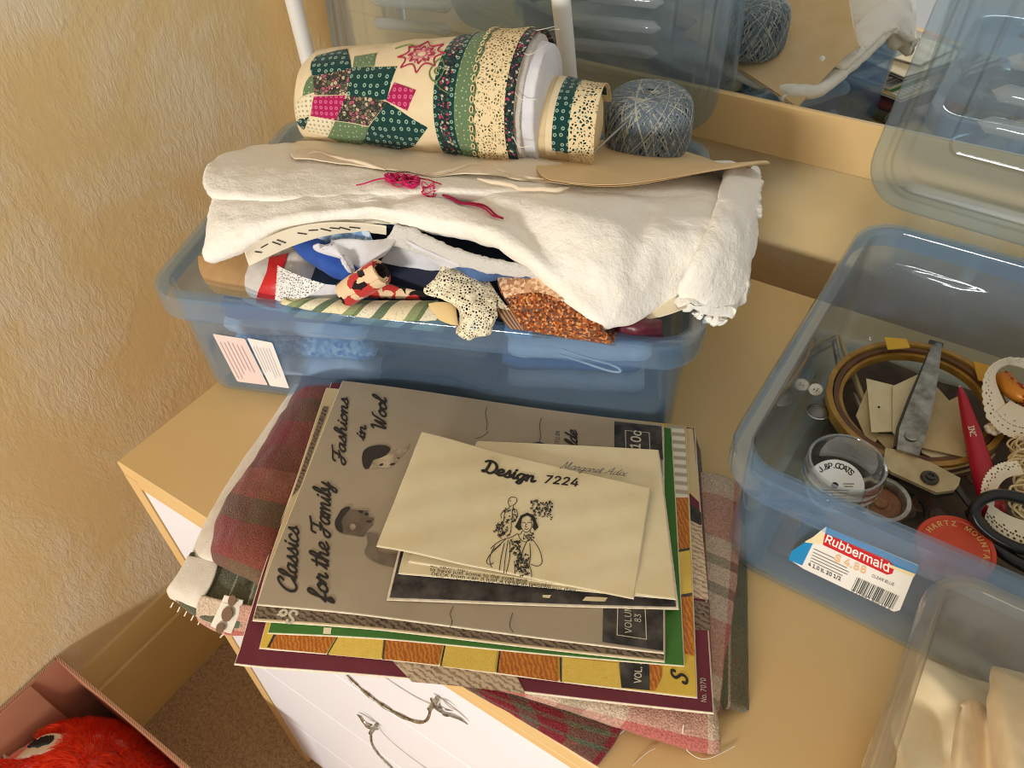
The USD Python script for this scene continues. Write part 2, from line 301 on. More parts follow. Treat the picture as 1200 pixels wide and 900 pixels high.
def lid_meshes(a, b):
    """A flat lid: skirted flange, groove and raised middle panel; ribs at both ends. Local z is its outer side."""
    N = 4*(8+13)
    def rg(off, z, r): return np.column_stack([rrect(a-off, b-off, r), np.full(N, z)])
    R = [rg(.058, .0045, .008), rg(.0565, .004, .008), rg(.054, -.001, .010), rg(.030, -.002, .018), rg(.026, .002, .020), rg(.018, .0015, .026), rg(.016, -.004, .028), rg(.011, -.005, .032), rg(.009, -.002, .033), rg(.003, -.002, .038), rg(.002, -.010, .038), rg(0, -.010, .04), rg(0, -.003, .04), rg(.002, 0, .038),
         rg(.010, 0, .033), rg(.012, -.003, .032), rg(.015, -.002, .029), rg(.017, .0035, .027), rg(.025, .004, .021), rg(.029, 0, .018), rg(.053, .001, .011), rg(.0555, .006, .009), rg(.058, .0065, .008)]
    ribs = []
    for s in (-1, 1):
        for k in range(8):
            y = (k-3.5)*.0245; L = .105; x1 = s*(a-.066); x0 = x1-s*L; w = .0068
            t = np.linspace(0, 1, 13); th = np.linspace(0, np.pi, 9)
            rr = np.sqrt(np.clip(1-(2*np.clip(np.abs(t-.5)*L-(L/2-w), 0, w)/w/2)**2, 0, 1))*w
            P = np.stack([np.repeat((x0+(x1-x0)*t)[:, None], 9, 1), y+rr[:, None]*np.cos(th), .0062+.85*rr[:, None]*np.sin(th)], -1)
            t2 = P.copy(); t2[:, :, 2] = .0062; v = np.vstack([P.reshape(-1, 3), t2.reshape(-1, 3)]); q = tri(quads(13, 9)); ribs.append((v, np.vstack([q, q[:, ::-1]+13*9])))
    return ring_shell(R), ribs
def put_lid(label, m, a=.235, b=.169):
    t = thing('bin_cover', label, 'bin cover', m[:3, 3]); body, ribs = lid_meshes(a, b)
    p = part(t, 'panel', move(body, m), lid_plastic, 30)
    for r in ribs: part(t, 'rib', move(r, m), rib_plastic, True)
def lid_frame(c, deg, lean, yaw=0):
    """Centre c; turned deg in its own plane; leaning back by lean degrees."""
    l, d, w = math.radians(lean), math.radians(deg), math.radians(yaw)
    n = np.array([0, -math.cos(l), math.sin(l)]); up = np.array([0, math.sin(l), math.cos(l)]); ex = np.array([1., 0, 0])
    Rz = np.array([[math.cos(w), -math.sin(w), 0], [math.sin(w), math.cos(w), 0], [0, 0, 1]])
    n, up, ex = Rz@n, Rz@up, Rz@ex
    return frame(ex*math.cos(d)+up*math.sin(d), n, c)
put_lid('ribbed blue plastic lid standing upright behind the rolled quilt against the mirror', lid_frame((.072, .566, .290), 0, 5, 12))
put_lid('ribbed blue plastic lid leaning on the mirror behind the bin of sewing tools', lid_frame((.719, .567, .2986), -2, 23, 0))
# ================================================================== printed things: pages, strokes, lettering
def homog(q):
    """Projective map from four corners as photographed (TL, TR, BR, BL) to the unit square of the page."""
    A, b = [], []
    for (x, y), (u, v) in zip(q, ((0, 0), (1, 0), (1, 1), (0, 1))):
        A += [[x, y, 1, 0, 0, 0, -u*x, -u*y], [0, 0, 0, x, y, 1, -v*x, -v*y]]; b += [u, v]
    h = np.append(np.linalg.solve(np.array(A, float), np.array(b, float)), 1).reshape(3, 3)
    def f(p):
        p = np.atleast_2d(np.asarray(p, float)); w = np.column_stack([p, np.ones(len(p))])@h.T; return w[:, :2]/w[:, 2:]
    return f
def sag(x, y):                                      # the whole pile gives a little, and droops past the front edge of the dresser
    return -.010*np.clip(-(y+.012)/.06, 0, 1)**1.3+.0012*np.sin(x*21+1)*np.cos(y*17)
class Page:
    def __init__(s, corners, z, bend=None):
        s.q = corners; s.P = [at(*c, z if np.isscalar(z) else z[i]) for i, c in enumerate(corners)]; s.uv = homog(corners); s.bend = bend
        s.W = np.linalg.norm(s.P[1]-s.P[0]); s.H = np.linalg.norm(s.P[3]-s.P[0])
    def S(s, u, v):
        u, v = np.asarray(u, float)[..., None], np.asarray(v, float)[..., None]
        p = s.P[0]*(1-u)*(1-v)+s.P[1]*u*(1-v)+s.P[2]*u*v+s.P[3]*(1-u)*v
        p = p.copy(); p[..., 2] += sag(p[..., 0], p[..., 1])
        if s.bend: p[..., 2] += s.bend(u[..., 0], v[..., 0])
        return p
    def grid(s, u0=0, u1=1, v0=0, v1=1, nu=34, nv=28):
        u, v = np.meshgrid(np.linspace(u0, u1, nu), np.linspace(v0, v1, nv), indexing='ij'); return s.S(u, v)
    def slab(s, th, drop=0.0, grow=0.0, nu=34, nv=28):
        V = s.grid(-grow/s.W, 1+grow/s.W, -grow/s.H, 1+grow/s.H, nu, nv); V[..., 2] -= drop
        return slab(V, th, flip=normals_grid(V)[..., 2].mean() < 0, k=1)
    def decal(s, polys, off=.0004, cell=.05):
        """Flat print: polygons in page units laid on the page."""
        vs, fs, n = [], [], 0
        for p in polys if isinstance(polys, (list, tuple)) else [polys]:
            if p.is_empty: continue
            for g in getattr(p, 'geoms', [p]):
                if g.geom_type != 'Polygon' or g.area < 1e-9: continue
                x0, y0, x1, y1 = g.bounds
                cells = [g] if max(x1-x0, y1-y0) < cell*1.2 else [c for i in range(int(x0/cell)-1, int(x1/cell)+1) for j in range(int(y0/cell)-1, int(y1/cell)+1) for c in getattr(g.intersection(sbox(i*cell, j*cell, (i+1)*cell, (j+1)*cell)), 'geoms', [g.intersection(sbox(i*cell, j*cell, (i+1)*cell, (j+1)*cell))])]
                for c in cells:
                    if c.geom_type != 'Polygon' or c.area < 1e-10: continue
                    v, f = trimesh.creation.triangulate_polygon(c, engine='earcut')
                    if not len(f): continue
                    w = s.S(v[:, 0], v[:, 1]); w[:, 2] += off
                    t = w[f]; nz = np.cross(t[:, 1]-t[:, 0], t[:, 2]-t[:, 0])[:, 2]; f = np.where((nz < 0)[:, None], f[:, ::-1], f)
                    vs.append(w); fs.append(f+n); n += len(w)
        return np.vstack(vs), np.vstack(fs)
    def px(s, pts): return Polygon(s.uv(pts)).buffer(0)
    def blob(s, pts): return Polygon(spline(s.uv(pts), 6*len(pts), True)).buffer(0)
    def lines(s, strokes, w, smooth=True):
        """Strokes given as photographed; w: pen width in page metres."""
        out = []
        for st in strokes:
            uv = s.uv(st)*[s.W, s.H]
            if smooth and len(uv) > 2: uv = spline(uv, 6*len(uv))
            out.append(LineString(uv).buffer(w/2, 4))
        return [affinity.scale(o, 1/s.W, 1/s.H, origin=(0, 0)) for o in [shapely.union_all(out)]]
    def lettering(s, shape, p0, p1, ptop):
        """shape: letters on the unit line (capital height 1); baseline from p0 to p1, ptop above p0, all as photographed."""
        a, b, c = s.uv([p0, p1, ptop]); W = shape.bounds[2]
        m = [(b-a)[0]/W, (c-a)[0], (b-a)[1]/W, (c-a)[1], a[0], a[1]]
        return affinity.affine_transform(shape, m)
SCRIPT = {
 'a': (.5, [[(.42, .42), (.26, .5), (.07, .3), (.1, .05), (.24, .02), (.38, .25), (.43, .48), (.40, .2), (.46, .02), (.58, .14)]]),
 'c': (.42, [[(.38, .40), (.26, .5), (.08, .32), (.1, .05), (.25, .0), (.48, .14)]]),
 'd': (.52, [[(.42, .42), (.26, .5), (.07, .3), (.1, .05), (.24, .02), (.38, .25), (.5, .95), (.42, .2), (.48, .02), (.58, .14)]]),
 'e': (.4, [[(0, .1), (.2, .2), (.36, .36), (.28, .5), (.12, .4), (.1, .1), (.22, .0), (.46, .14)]]),
 'f': (.36, [[(0, .1), (.2, .5), (.32, .9), (.22, 1.0), (.14, .8), (.12, .2), (.08, -.25), (.14, -.35), (.24, -.2), (.14, .02), (.42, .14)]]),
 'g': (.5, [[(.42, .42), (.26, .5), (.07, .3), (.1, .05), (.24, .02), (.38, .25), (.43, .48), (.36, -.1), (.25, -.34), (.12, -.25), (.3, -.02), (.56, .14)]]),
 'h': (.54, [[(0, .08), (.2, .5), (.28, .9), (.2, 1.0), (.12, .8), (.1, .0)], [(.1, .1), (.2, .4), (.33, .48), (.38, .3), (.38, .05), (.46, 0), (.58, .12)]]),
 'i': (.3, [[(0, .08), (.12, .3), (.16, .5), (.14, .15), (.2, .0), (.34, .12)], [(.20, .68), (.22, .72)]]),
 'l': (.3, [[(0, .08), (.2, .5), (.3, .85), (.24, 1.0), (.15, .85), (.12, .3), (.16, .02), (.34, .12)]]),
 'm': (.78, [[(0, .36), (.08, .5), (.1, .0)], [(.1, .1), (.2, .42), (.31, .5), (.36, .3), (.36, .0)], [(.36, .1), (.46, .42), (.57, .5), (.62, .3), (.62, .05), (.7, .0), (.82, .12)]]),
 'n': (.52, [[(0, .36), (.08, .5), (.1, .0)], [(.1, .1), (.2, .42), (.33, .5), (.38, .3), (.38, .05), (.45, .0), (.56, .12)]]),
 'o': (.46, [[(.25, .5), (.07, .3), (.12, .03), (.3, .03), (.42, .27), (.3, .48), (.22, .48), (.32, .38), (.52, .42)]]),
 'r': (.42, [[(0, .08), (.12, .4), (.14, .55), (.2, .45), (.32, .47), (.3, .2), (.36, .0), (.48, .12)]]),
 's': (.42, [[(0, .08), (.2, .32), (.28, .55), (.32, .36), (.38, .15), (.28, .0), (.1, .03)], [(.28, .0), (.46, .12)]]),
 't': (.32, [[(0, .08), (.14, .5), (.18, .85), (.14, .2), (.2, .0), (.36, .12)], [(.0, .6), (.34, .64)]]),
 'u': (.5, [[(0, .3), (.08, .5), (.1, .15), (.2, .0), (.36, .2), (.4, .5), (.4, .1), (.46, .0), (.56, .12)]]),
 'x': (.44, [[(0, .4), (.1, .48), (.3, .05), (.46, .12)], [(.4, .5), (.08, .0)]]),
 'y': (.5, [[(0, .3), (.06, .5), (.1, .2), (.2, .05), (.34, .2), (.42, .5), (.38, .0), (.3, -.3), (.18, -.36), (.12, -.22), (.4, .05), (.52, .14)]]),
 'A': (.72, [[(0, .05), (.2, .4), (.5, 1.0), (.52, .4), (.58, .0), (.7, .1)], [(.2, .42), (.6, .46)]]),
 'C': (.66, [[(.5, .72), (.6, .9), (.5, 1.02), (.25, .85), (.08, .45), (.16, .08), (.35, .0), (.55, .12), (.74, .3)]]),
 'D': (.8, [[(.3, .95), (.26, .4), (.12, .03), (.04, .1), (.2, .12), (.45, .0), (.7, .25), (.72, .65), (.5, .95), (.2, 1.0), (.05, .88)]]),
 'F': (.66, [[(.05, .75), (.1, .95), (.35, .98), (.8, 1.08)], [(.52, 1.0), (.44, .5), (.34, .1), (.2, -.06), (.06, .02), (.06, .2), (.24, .3), (.42, .36), (.66, .52)], [(.3, .48), (.62, .5)]]),
 'M': (.95, [[(0, .1), (.1, .0), (.22, .5), (.3, 1.0), (.42, .3), (.52, .1), (.62, .6), (.72, 1.0), (.74, .4), (.8, .0), (.92, .1)]]),
 'S': (.6, [[(.52, .78), (.5, .98), (.3, 1.0), (.18, .75), (.35, .5), (.46, .25), (.3, .0), (.08, .08), (.06, .28)]]),
 'W': (.9, [[(.02, .85), (.12, 1.0), (.2, .7), (.22, .2), (.28, .0), (.42, .4), (.5, .75), (.5, .3), (.56, .0), (.7, .4), (.82, .9), (.92, .96)]]),
 ' ': (.32, [])}
def script(text, w=.1, slant=.28, flatpen=1.0):
    x, out = 0.0, []
    for ch in text:
        adv, st = SCRIPT[ch]
        for k in st:
            p = np.array(k)+[x, 0]; p = spline(p, 8*len(p)) if len(p) > 2 else p; out.append(LineString(p).buffer(w/2, 4))
        x += adv
    return affinity.skew(affinity.scale(shapely.union_all(out).simplify(.006), 1, 1), xs=math.degrees(math.atan(slant)), origin=(0, 0))
def flat(mesh):
    """The upper outline of extruded lettering as a shape with capital height about 1."""
    v, f = np.array(mesh.vertices), np.array(mesh.faces)
    top = (v[f][:, :, 2] > v[:, 2].max()-1e-6).all(1)
    return shapely.union_all([Polygon(t[:, :2]) for t in v[f[top]] if abs(np.cross(*(t[1:, :2]-t[0, :2]))) > 1e-9])
def block(text, bold=True): return flat(meshkit.text_mesh(text, 1.0, .1, bold)).simplify(.02)
ink = plain('black_ink', (38, 33, 28), .7); grey_ink = plain('grey_ink', (78, 74, 84), .7); pale_ink = plain('pale_ink', (206, 196, 172), .7)
paper_edge = plain('page_edges', (242, 230, 204), .8, var=(222, 206, 176), vscale=220)
def paper(name, col, var, vs=24): return plain(name, col, .62, var=var, vscale=vs, bump=(90, .12, .0015), spec=.3)
def booklet(label, corners, z, th, cover, bend=None, edge=.0005, cat='magazine', name='magazine'):
    pg = Page(corners, z, bend); c = sum(pg.P)/4
    t = thing(name, label, cat, (c[0], c[1], z-th if np.isscalar(z) else min(z)-th))
    m, uv = pg.slab(th-.0005, .0005, edge); part(t, 'pages', m, paper_edge)
    m, uv = pg.slab(.00045, 0, 0); t.cover = part(t, 'cover', m, cover)
    return t, pg
# ================================================================== the pile of magazines and leaflets
maroon = paper('maroon_cover', (104, 38, 52), (112, 46, 58)); yellow = paper('yellow_cover', (226, 192, 78), (214, 176, 70)); green = paper('green_cover', (62, 112, 44), (70, 120, 50))
orange = material('orange_knit_print', {'tc': ('texture_coordinate', {}), 'w': ('wave_texture', {'scale': 150.0, 'distortion': 5.0, 'detail': 2.0, 'detail_scale': 2.0, 'bands_direction': 'diagonal'}), 'n': ('noise_texture', {'scale': 260.0}), 'm': ('math', {'math_type': 'multiply'}),
    'r': ('rgb_ramp', {'ramp': [(.05, lin((166, 90, 22))), (.5, lin((206, 128, 40)))]}), 'p': ('principled_bsdf', {'roughness': .6})}, [('tc.object', 'w.vector'), ('tc.object', 'n.vector'), ('w.fac', 'm.value1'), ('n.fac', 'm.value2'), ('m.value', 'r.fac'), ('r.color', 'p.base_color')])
def knit(name, dark, light, scale=90.0):
    return material(name, {'tc': ('texture_coordinate', {}), 'w': ('wave_texture', {'scale': scale, 'distortion': 6.0, 'detail': 3.0, 'detail_scale': 3.0, 'bands_direction': 'y'}), 'n': ('noise_texture', {'scale': 300.0, 'detail': 3.0}), 'a': ('math', {'math_type': 'multiply_add', 'value2': .7}),
        'r': ('rgb_ramp', {'ramp': [(.35, lin(dark)), (1.0, lin(light))]}), 'p': ('principled_bsdf', {'roughness': .65})}, [('tc.object', 'w.vector'), ('tc.object', 'n.vector'), ('w.fac', 'a.value1'), ('n.fac', 'a.value3'), ('a.value', 'r.fac'), ('r.color', 'p.base_color')])
dark_knit = knit('dark_knit_print', (40, 32, 26), (128, 108, 86)); beige_knit = knit('beige_knit_print', (130, 106, 84), (206, 182, 150)); yellow_knit = knit('yellow_knit_print', (214, 172, 58), (230, 198, 92), 260.0)
grey_cover = paper('grey_cover', (176, 160, 136), (164, 148, 124), 9); black_print = paper('black_print', (40, 38, 38), (84, 78, 72), 70); cream_paper = paper('cream_paper', (236, 222, 184), (226, 208, 164), 14); tan_paper = paper('tan_paper', (214, 192, 150), (200, 176, 132), 14)
white_rib = material('white_rib_print', {'tc': ('texture_coordinate', {}), 'w': ('wave_texture', {'scale': 36.0, 'bands_direction': 'x', 'distortion': .4}), 'mp': ('mapping', {'rotation': (0, 0, math.radians(66))}), 'r': ('rgb_ramp', {'ramp': [(.2, lin((176, 164, 140))), (.7, lin((232, 222, 200)))]}), 'p': ('principled_bsdf', {'roughness': .6})}, [('tc.object', 'mp.vector'), ('mp.vector', 'w.vector'), ('w.fac', 'r.fac'), ('r.color', 'p.base_color')])
# 1 maroon
t, pg = booklet('maroon magazine with a knitted sweater picture, lowest of the pile on the plaid cloth', [(389, 449), (813, 502), (835, 834), (271, 769)], .0345, .0022, maroon)
part(t, 'picture', pg.decal(pg.px([(430, 770), (470, 775), (495, 800), (628, 814), (600, 760)])), beige_knit, label='beige cable knit picture')
part(t, 'picture', pg.decal(pg.px([(780, 500), (812, 503), (820, 592), (790, 560)])), tan_paper)
part(t, 'picture', pg.decal(pg.px([(790, 578), (806, 588), (821, 603), (822, 618), (790, 600)])), black_print)
part(t, 'picture', pg.decal(pg.px([(790, 602), (822, 619), (830, 705), (790, 700)])), beige_knit)
part(t, 'picture', pg.decal(pg.px([(790, 702), (830, 708), (832, 740), (790, 740)])), dark_knit)
part(t, 'lettering', pg.decal(pg.lettering(block('No. 7070', False), (828.5, 824), (827.5, 796), (822.5, 823))), pale_ink)
# 2 yellow and orange
t, pg = booklet('yellow and orange knitting magazine showing volume 3 beneath the green one', [(405, 455), (803, 499), (816, 816), (301, 752)], .0364, .0016, yellow)
for a, b, kn in (((327, 732, 313, 754), (400, 742, 384, 764), orange), ((403, 742, 387, 765), (455, 749, 452, 773), yellow_knit), ((458, 749, 455, 773), (525, 757, 520, 781), orange), ((529, 757, 524, 782), (589, 764, 586, 789), yellow_knit), ((593, 764, 590, 789), (659, 771, 660, 799), orange), ((664, 771, 664, 799), (728, 778, 732, 806), yellow_knit)):
    part(t, 'colour_block', pg.decal(pg.px([a[:2], b[:2], b[2:], a[2:]])), kn)
for x0, y0, x1, y1 in ((324, 731, 310, 753), (401, 742, 385, 765), (456, 749, 453, 773), (527, 757, 522, 782), (591, 764, 588, 789), (661, 771, 662, 799)):
    part(t, 'dark_bar', pg.decal(pg.px([(x0, y0), (x0+4, y0+.5), (x1+4, y1+.5), (x1, y1)]), .0003), black_print)
part(t, 'colour_block', pg.decal(pg.px([(729, 770), (763, 774), (764, 809), (732, 806)])), black_print)
part(t, 'lettering', pg.decal(pg.lettering(block('VOL. 3'), (754, 802), (755.5, 775), (746, 801)), .0006), pale_ink)
part(t, 'colour_block', pg.decal(pg.px([(764, 774), (778, 776), (777, 795), (770, 809), (764, 809)])), orange)
part(t, 'lettering', pg.decal(pg.lettering(script('S', .16, .1), (806, 803), (805, 788), (789, 799)), .0004), ink)
part(t, 'colour_block', pg.decal(pg.px([(782, 498), (802, 500), (806, 586), (790, 586)])), white_rib)
part(t, 'colour_block', pg.decal(pg.px([(788, 586), (806, 586), (808, 645), (792, 648)])), orange); part(t, 'colour_block', pg.decal(pg.px([(792, 651), (808, 648), (811, 697), (795, 700)])), yellow_knit)
part(t, 'colour_block', pg.decal(pg.px([(795, 703), (811, 701), (814, 770), (799, 765)])), orange); part(t, 'dark_bar', pg.decal(pg.px([(792, 648), (808, 645), (808, 648), (792, 651)]), .0003), black_print); part(t, 'dark_bar', pg.decal(pg.px([(795, 700), (811, 697), (811, 701), (795, 703.5)]), .0003), black_print)
# 3 green
t, pg = booklet('green magazine with worn edges between the yellow one and the grey one', [(408, 455), (786, 502), (801, 779), (312, 736)], .0382, .0015, green)
part(t, 'label_patch', pg.decal(pg.px([(386, 735), (396, 736), (395, 743), (385, 742)])), cream_paper)
# 4 dark knit
t, pg = booklet('magazine with a dark knitted cover edge showing under the grey fashion magazine', [(383, 455), (777, 500), (778, 774), (294, 721)], .0400, .0015, tan_paper)
part(t, 'picture', pg.decal(pg.px([(303, 696), (778, 752), (778, 773), (295, 720)])), dark_knit)
part(t, 'picture', pg.decal(pg.px([(379, 478), (386, 479), (350, 575), (341, 585)])), dark_knit)
part(t, 'lettering', pg.decal(pg.lettering(script('So', .18, .1), (352, 716), (325, 712.5), (351, 729)), .0005), pale_ink)
# 5 grey fashion magazine
t, pg = booklet('grey wool fashion magazine with script title and two portrait heads on its cover', [(402, 447), (776, 497), (777, 764), (300, 704)], .0421, .0017, grey_cover, bend=lambda u, v: .0004*np.sin(6*u+2*v))
for s, p0, p1, pt in (('Classics', (350.5, 697), (351, 617), (327, 694)), ('for the Family', (389.5, 707), (390, 566), (365, 703)), ('Fashions', (407, 547), (409.5, 467), (391, 545)), ('in', (431, 518), (433, 500), (417.5, 516)), ('Wool', (457, 509), (457.5, 466), (439, 506))):
    part(t, 'title_lettering', pg.decal(pg.lettering(script(s, .13, .2), p0, p1, pt), .0005), ink)
def c1(pts): return [(x/4+320, y/4+440) for x, y in pts]
hair = plain('hair_print', (52, 45, 38), .7); skin = plain('skin_print', (118, 102, 84), .7, var=(96, 82, 66), vscale=90); lightskin = plain('light_skin_print', (198, 180, 150), .7, var=(140, 122, 98), vscale=90); cloth_print = plain('cloth_print', (112, 100, 84), .7, var=(140, 124, 102), vscale=60)
part(t, 'portrait', pg.decal(pg.blob(c1([(470, 440), (492, 405), (530, 392), (575, 372), (640, 345), (665, 330), (660, 352), (630, 385), (618, 402), (600, 420), (570, 440), (530, 440)])), .0004), lightskin)
part(t, 'portrait', pg.decal([pg.blob(c1([(440, 430), (437, 370), (470, 342), (545, 335), (572, 350), (562, 372), (520, 396), (492, 404), (472, 440), (455, 447)])), pg.blob(c1([(572, 424), (592, 418), (598, 421), (588, 428), (574, 430)])), pg.blob(c1([(520, 428), (534, 420), (540, 424), (528, 432)])), pg.blob(c1([(606, 396), (618, 393), (614, 399)]))], .0005), hair)
part(t, 'portrait', pg.decal(pg.blob(c1([(470, 745), (522, 760), (508, 800), (560, 845), (640, 850), (640, 905), (480, 868), (458, 825), (470, 790)])), .0004), cloth_print)
part(t, 'portrait', pg.decal(pg.blob(c1([(322, 715), (345, 665), (380, 635), (430, 640), (468, 642), (464, 662), (500, 680), (489, 692), (496, 706), (470, 732), (452, 762), (400, 757), (340, 745)])), .0005), skin)
part(t, 'portrait', pg.decal([pg.blob(c1([(308, 712), (308, 685), (322, 660), (345, 630), (378, 622), (380, 632), (352, 665), (340, 700), (345, 745), (322, 735)])), pg.blob(c1([(425, 640), (445, 645), (440, 655), (424, 648)])), pg.blob(c1([(452, 655), (468, 652), (470, 664), (456, 664)])), pg.blob(c1([(462, 690), (488, 692), (480, 699), (462, 696)]))], .0007), hair)
part(t, 'portrait', pg.decal(pg.blob(c1([(384, 712), (398, 703), (410, 712), (406, 728), (392, 734)])), .0008), lightskin)
for q in ([(724, 494), (775, 500), (777, 540), (724, 532)], [(712, 700), (777, 707), (777, 763), (711, 753)]): part(t, 'picture', pg.decal(pg.px(q), .0004), black_print)
for q in ([(736, 505), (762, 508), (763, 540), (737, 540)], [(728, 700), (757, 702), (759, 750), (727, 745)]):
    part(t, 'frame_line', pg.decal(pg.lines([q+[q[0]]], .0006, False), .0006), pale_ink)
part(t, 'lettering', pg.decal(pg.lettering(block('10c'), (752, 529), (753.5, 506), (741, 527)), .0007), pale_ink)
part(t, 'lettering', pg.decal(pg.lettering(block('VOLUME', False), (743, 744), (742, 706), (735.5, 743)), .0007), pale_ink); part(t, 'lettering', pg.decal(pg.lettering(block('83', False), (753, 731), (753, 721.5), (746, 730)), .0007), pale_ink)
part(t, 'lettering', pg.decal(pg.lettering(script('ilde', .14, .2), (683, 530), (682, 504), (669, 527)), .0006), ink); part(t, 'lettering', pg.decal(pg.lettering(block('STU IN', False), (662.5, 523), (663, 506), (657.5, 522)), .0006), grey_ink)
part(t, 'crease', pg.decal(pg.lines([[(579, 478), (577, 486), (579, 495), (578, 505)], [(581, 506), (574, 512), (566, 515)], [(642, 490), (640, 500), (641, 512), (638, 522)], [(541, 713), (538, 722), (540, 730), (537, 738)], [(610, 720), (607, 735), (611, 742)], [(640, 690), (645, 698), (652, 703)]], .0004), .0006), ink)
for q in ([(622, 521), (640, 518), (652, 523), (664, 526), (655, 533), (640, 530), (628, 528)], [(600, 520), (615, 519), (640, 528), (620, 530)]): part(t, 'picture', pg.decal(pg.px(q), .0007), hair)
# 6 black photo leaflet, 7 text leaflet, 8 cream leaflet, 9 design leaflet
t, pg = booklet('thin leaflet with a dark photograph cover under the cream leaflets', [(500, 520), (770, 532), (792, 711), (457, 701)], .0443, .0014, black_print, cat='leaflet', name='leaflet', edge=.0016)
for q in ([(690, 699), (715, 700), (712, 705), (686, 704)], [(640, 697), (650, 697), (648, 701), (640, 700)]): part(t, 'picture', pg.decal(pg.px(q), .0003), cream_paper)
t, pg = booklet('folded instruction sheet with lines of small print peeking out beneath the design leaflet', [(505, 530), (765, 540), (784, 700), (468, 672)], .0462, .0012, cream_paper, cat='leaflet', name='leaflet', bend=lambda u, v: .0006*np.sin(5*u), edge=.0005)
for s, a, b, c in (('ALL ABOUT KNIT', (502, 665), (545, 671), (502.6, 661)), ('to have just some to the cost and', (502, 670), (612, 682.5), (502.6, 666)), ('DECK from can it just a reason people', (503, 675.5), (640, 689), (503.6, 671.5)), ('will up to people to cost of and to every day', (505, 681), (670, 693.5), (505.6, 677))):
    part(t, 'small_print', pg.decal(pg.lettering(block(s, False), a, b, c), .0004), ink)
t, pg = booklet('plain cream folded leaflet sticking out on the right beneath the design leaflet', [(560, 516), (771, 527), (791, 702), (480, 658)], (.0482, .0482, .0486, .0480), .0014, cream_paper, cat='leaflet', name='leaflet', bend=lambda u, v: .0010*np.sin(3.2*v+4*u))
t, pg = booklet('cream design leaflet with drawn woman and handwriting lying on top of the pile', [(495, 508), (761, 573), (742, 699), (443, 642)], (.0535, .0510, .0510, .0530), .0013, cream_paper, cat='leaflet', name='leaflet',
    bend=lambda u, v: .0022*np.exp(-((u-.08)/.16)**2)*(1-.3*v)+.0016*np.sin(3.0*u+1.2*v)*v-.0009*np.exp(-((u-.35)/.12)**2-((v-.9)/.3)**2)+.0005*np.sin(19*u+11*v)*np.sin(9*v))
part(t, 'title_lettering', pg.decal(pg.lettering(script('Design', .17, .12), (574.5, 556), (640.5, 568.5), (577, 541.5)), .0005), ink)
part(t, 'title_lettering', pg.decal(pg.lettering(affinity.skew(block('7224'), xs=10, origin=(0, 0)), (647.5, 569), (687, 573.5), (649, 559)), .0005), ink)
part(t, 'handwriting', pg.decal(pg.lettering(script('Margaret Adix', .07, .4), (667, 551), (739, 560), (668.5, 542.5)), .0005), grey_ink)
def c2(pts): return [(x/5.627+570, y/5.627+530) for x, y in pts]
rnd = random.Random(5)
st = [c2(p) for p in ([(212, 350), (222, 322), (245, 315), (268, 325), (266, 350), (248, 368)], [(212, 350), (215, 362), (225, 375), (238, 372)], [(222, 340), (232, 342)], [(222, 375), (215, 392), (190, 400)], [(245, 368), (248, 388), (268, 400)], [(190, 400), (165, 430), (170, 455)], [(190, 400), (185, 460), (180, 500)], [(268, 400), (275, 440), (258, 470), (238, 480)], [(240, 395), (240, 480)], [(235, 480), (232, 540), (225, 570)], [(165, 500), (150, 560), (170, 590)],
    [(300, 475), (298, 515), (318, 545), (335, 550), (358, 535), (368, 500), (362, 465)], [(308, 490), (320, 486), (326, 490)], [(342, 489), (354, 486), (362, 490)], [(333, 495), (328, 515), (335, 518)], [(322, 528), (334, 532), (346, 527)], [(305, 545), (298, 560), (280, 565)], [(358, 540), (362, 555), (378, 560)], [(280, 562), (300, 600), (330, 612), (358, 590), (378, 560)], [(275, 560), (240, 580), (200, 592), (165, 605), (120, 635), (100, 655)], [(200, 592), (160, 630), (110, 670)], [(165, 630), (100, 690)], [(215, 600), (200, 700), (190, 815)], [(190, 620), (170, 720), (160, 800)], [(225, 610), (228, 700), (205, 815)], [(125, 640), (95, 720), (110, 780)], [(100, 690), (75, 745), (95, 760), (120, 750)], [(380, 605), (415, 660), (432, 720), (428, 755), (402, 768), (365, 758)], [(355, 620), (360, 700), (352, 760)], [(335, 612), (315, 660), (300, 720)], [(270, 605), (290, 660), (300, 740)], [(350, 760), (365, 800), (368, 840)], [(258, 740), (262, 820)])]
part(t, 'drawing', pg.decal(pg.lines(st, .00055), .0004), ink)
st = []
for x0, y0, x1, y1, n in ((192, 385, 268, 480, 26), (150, 480, 215, 580, 34), (126, 500, 150, 575, 12), (232, 600, 300, 700, 46), (270, 690, 350, 835, 90), (322, 560, 385, 600, 16), (358, 342, 500, 465, 90)):
    for k in range(n):
        x, y = rnd.uniform(x0, x1), rnd.uniform(y0, y1); a = rnd.uniform(0, 6.28); r = rnd.uniform(5, 11); st.append(c2([(x, y), (x+r*math.cos(a), y+r*math.sin(a)), (x+r*math.cos(a+1.6)*1.2, y+r*math.sin(a+1.6)*1.2)]))
part(t, 'drawing', pg.decal(pg.lines(st, .00055), .0005), ink)
part(t, 'drawing', pg.decal(pg.px(c2([(275, 485), (295, 440), (340, 420), (385, 445), (400, 490), (411, 518), (388, 542), (372, 520), (378, 490), (362, 452), (338, 440), (310, 452), (298, 475), (292, 505), (305, 530), (285, 540), (258, 516)])), .0005), ink)
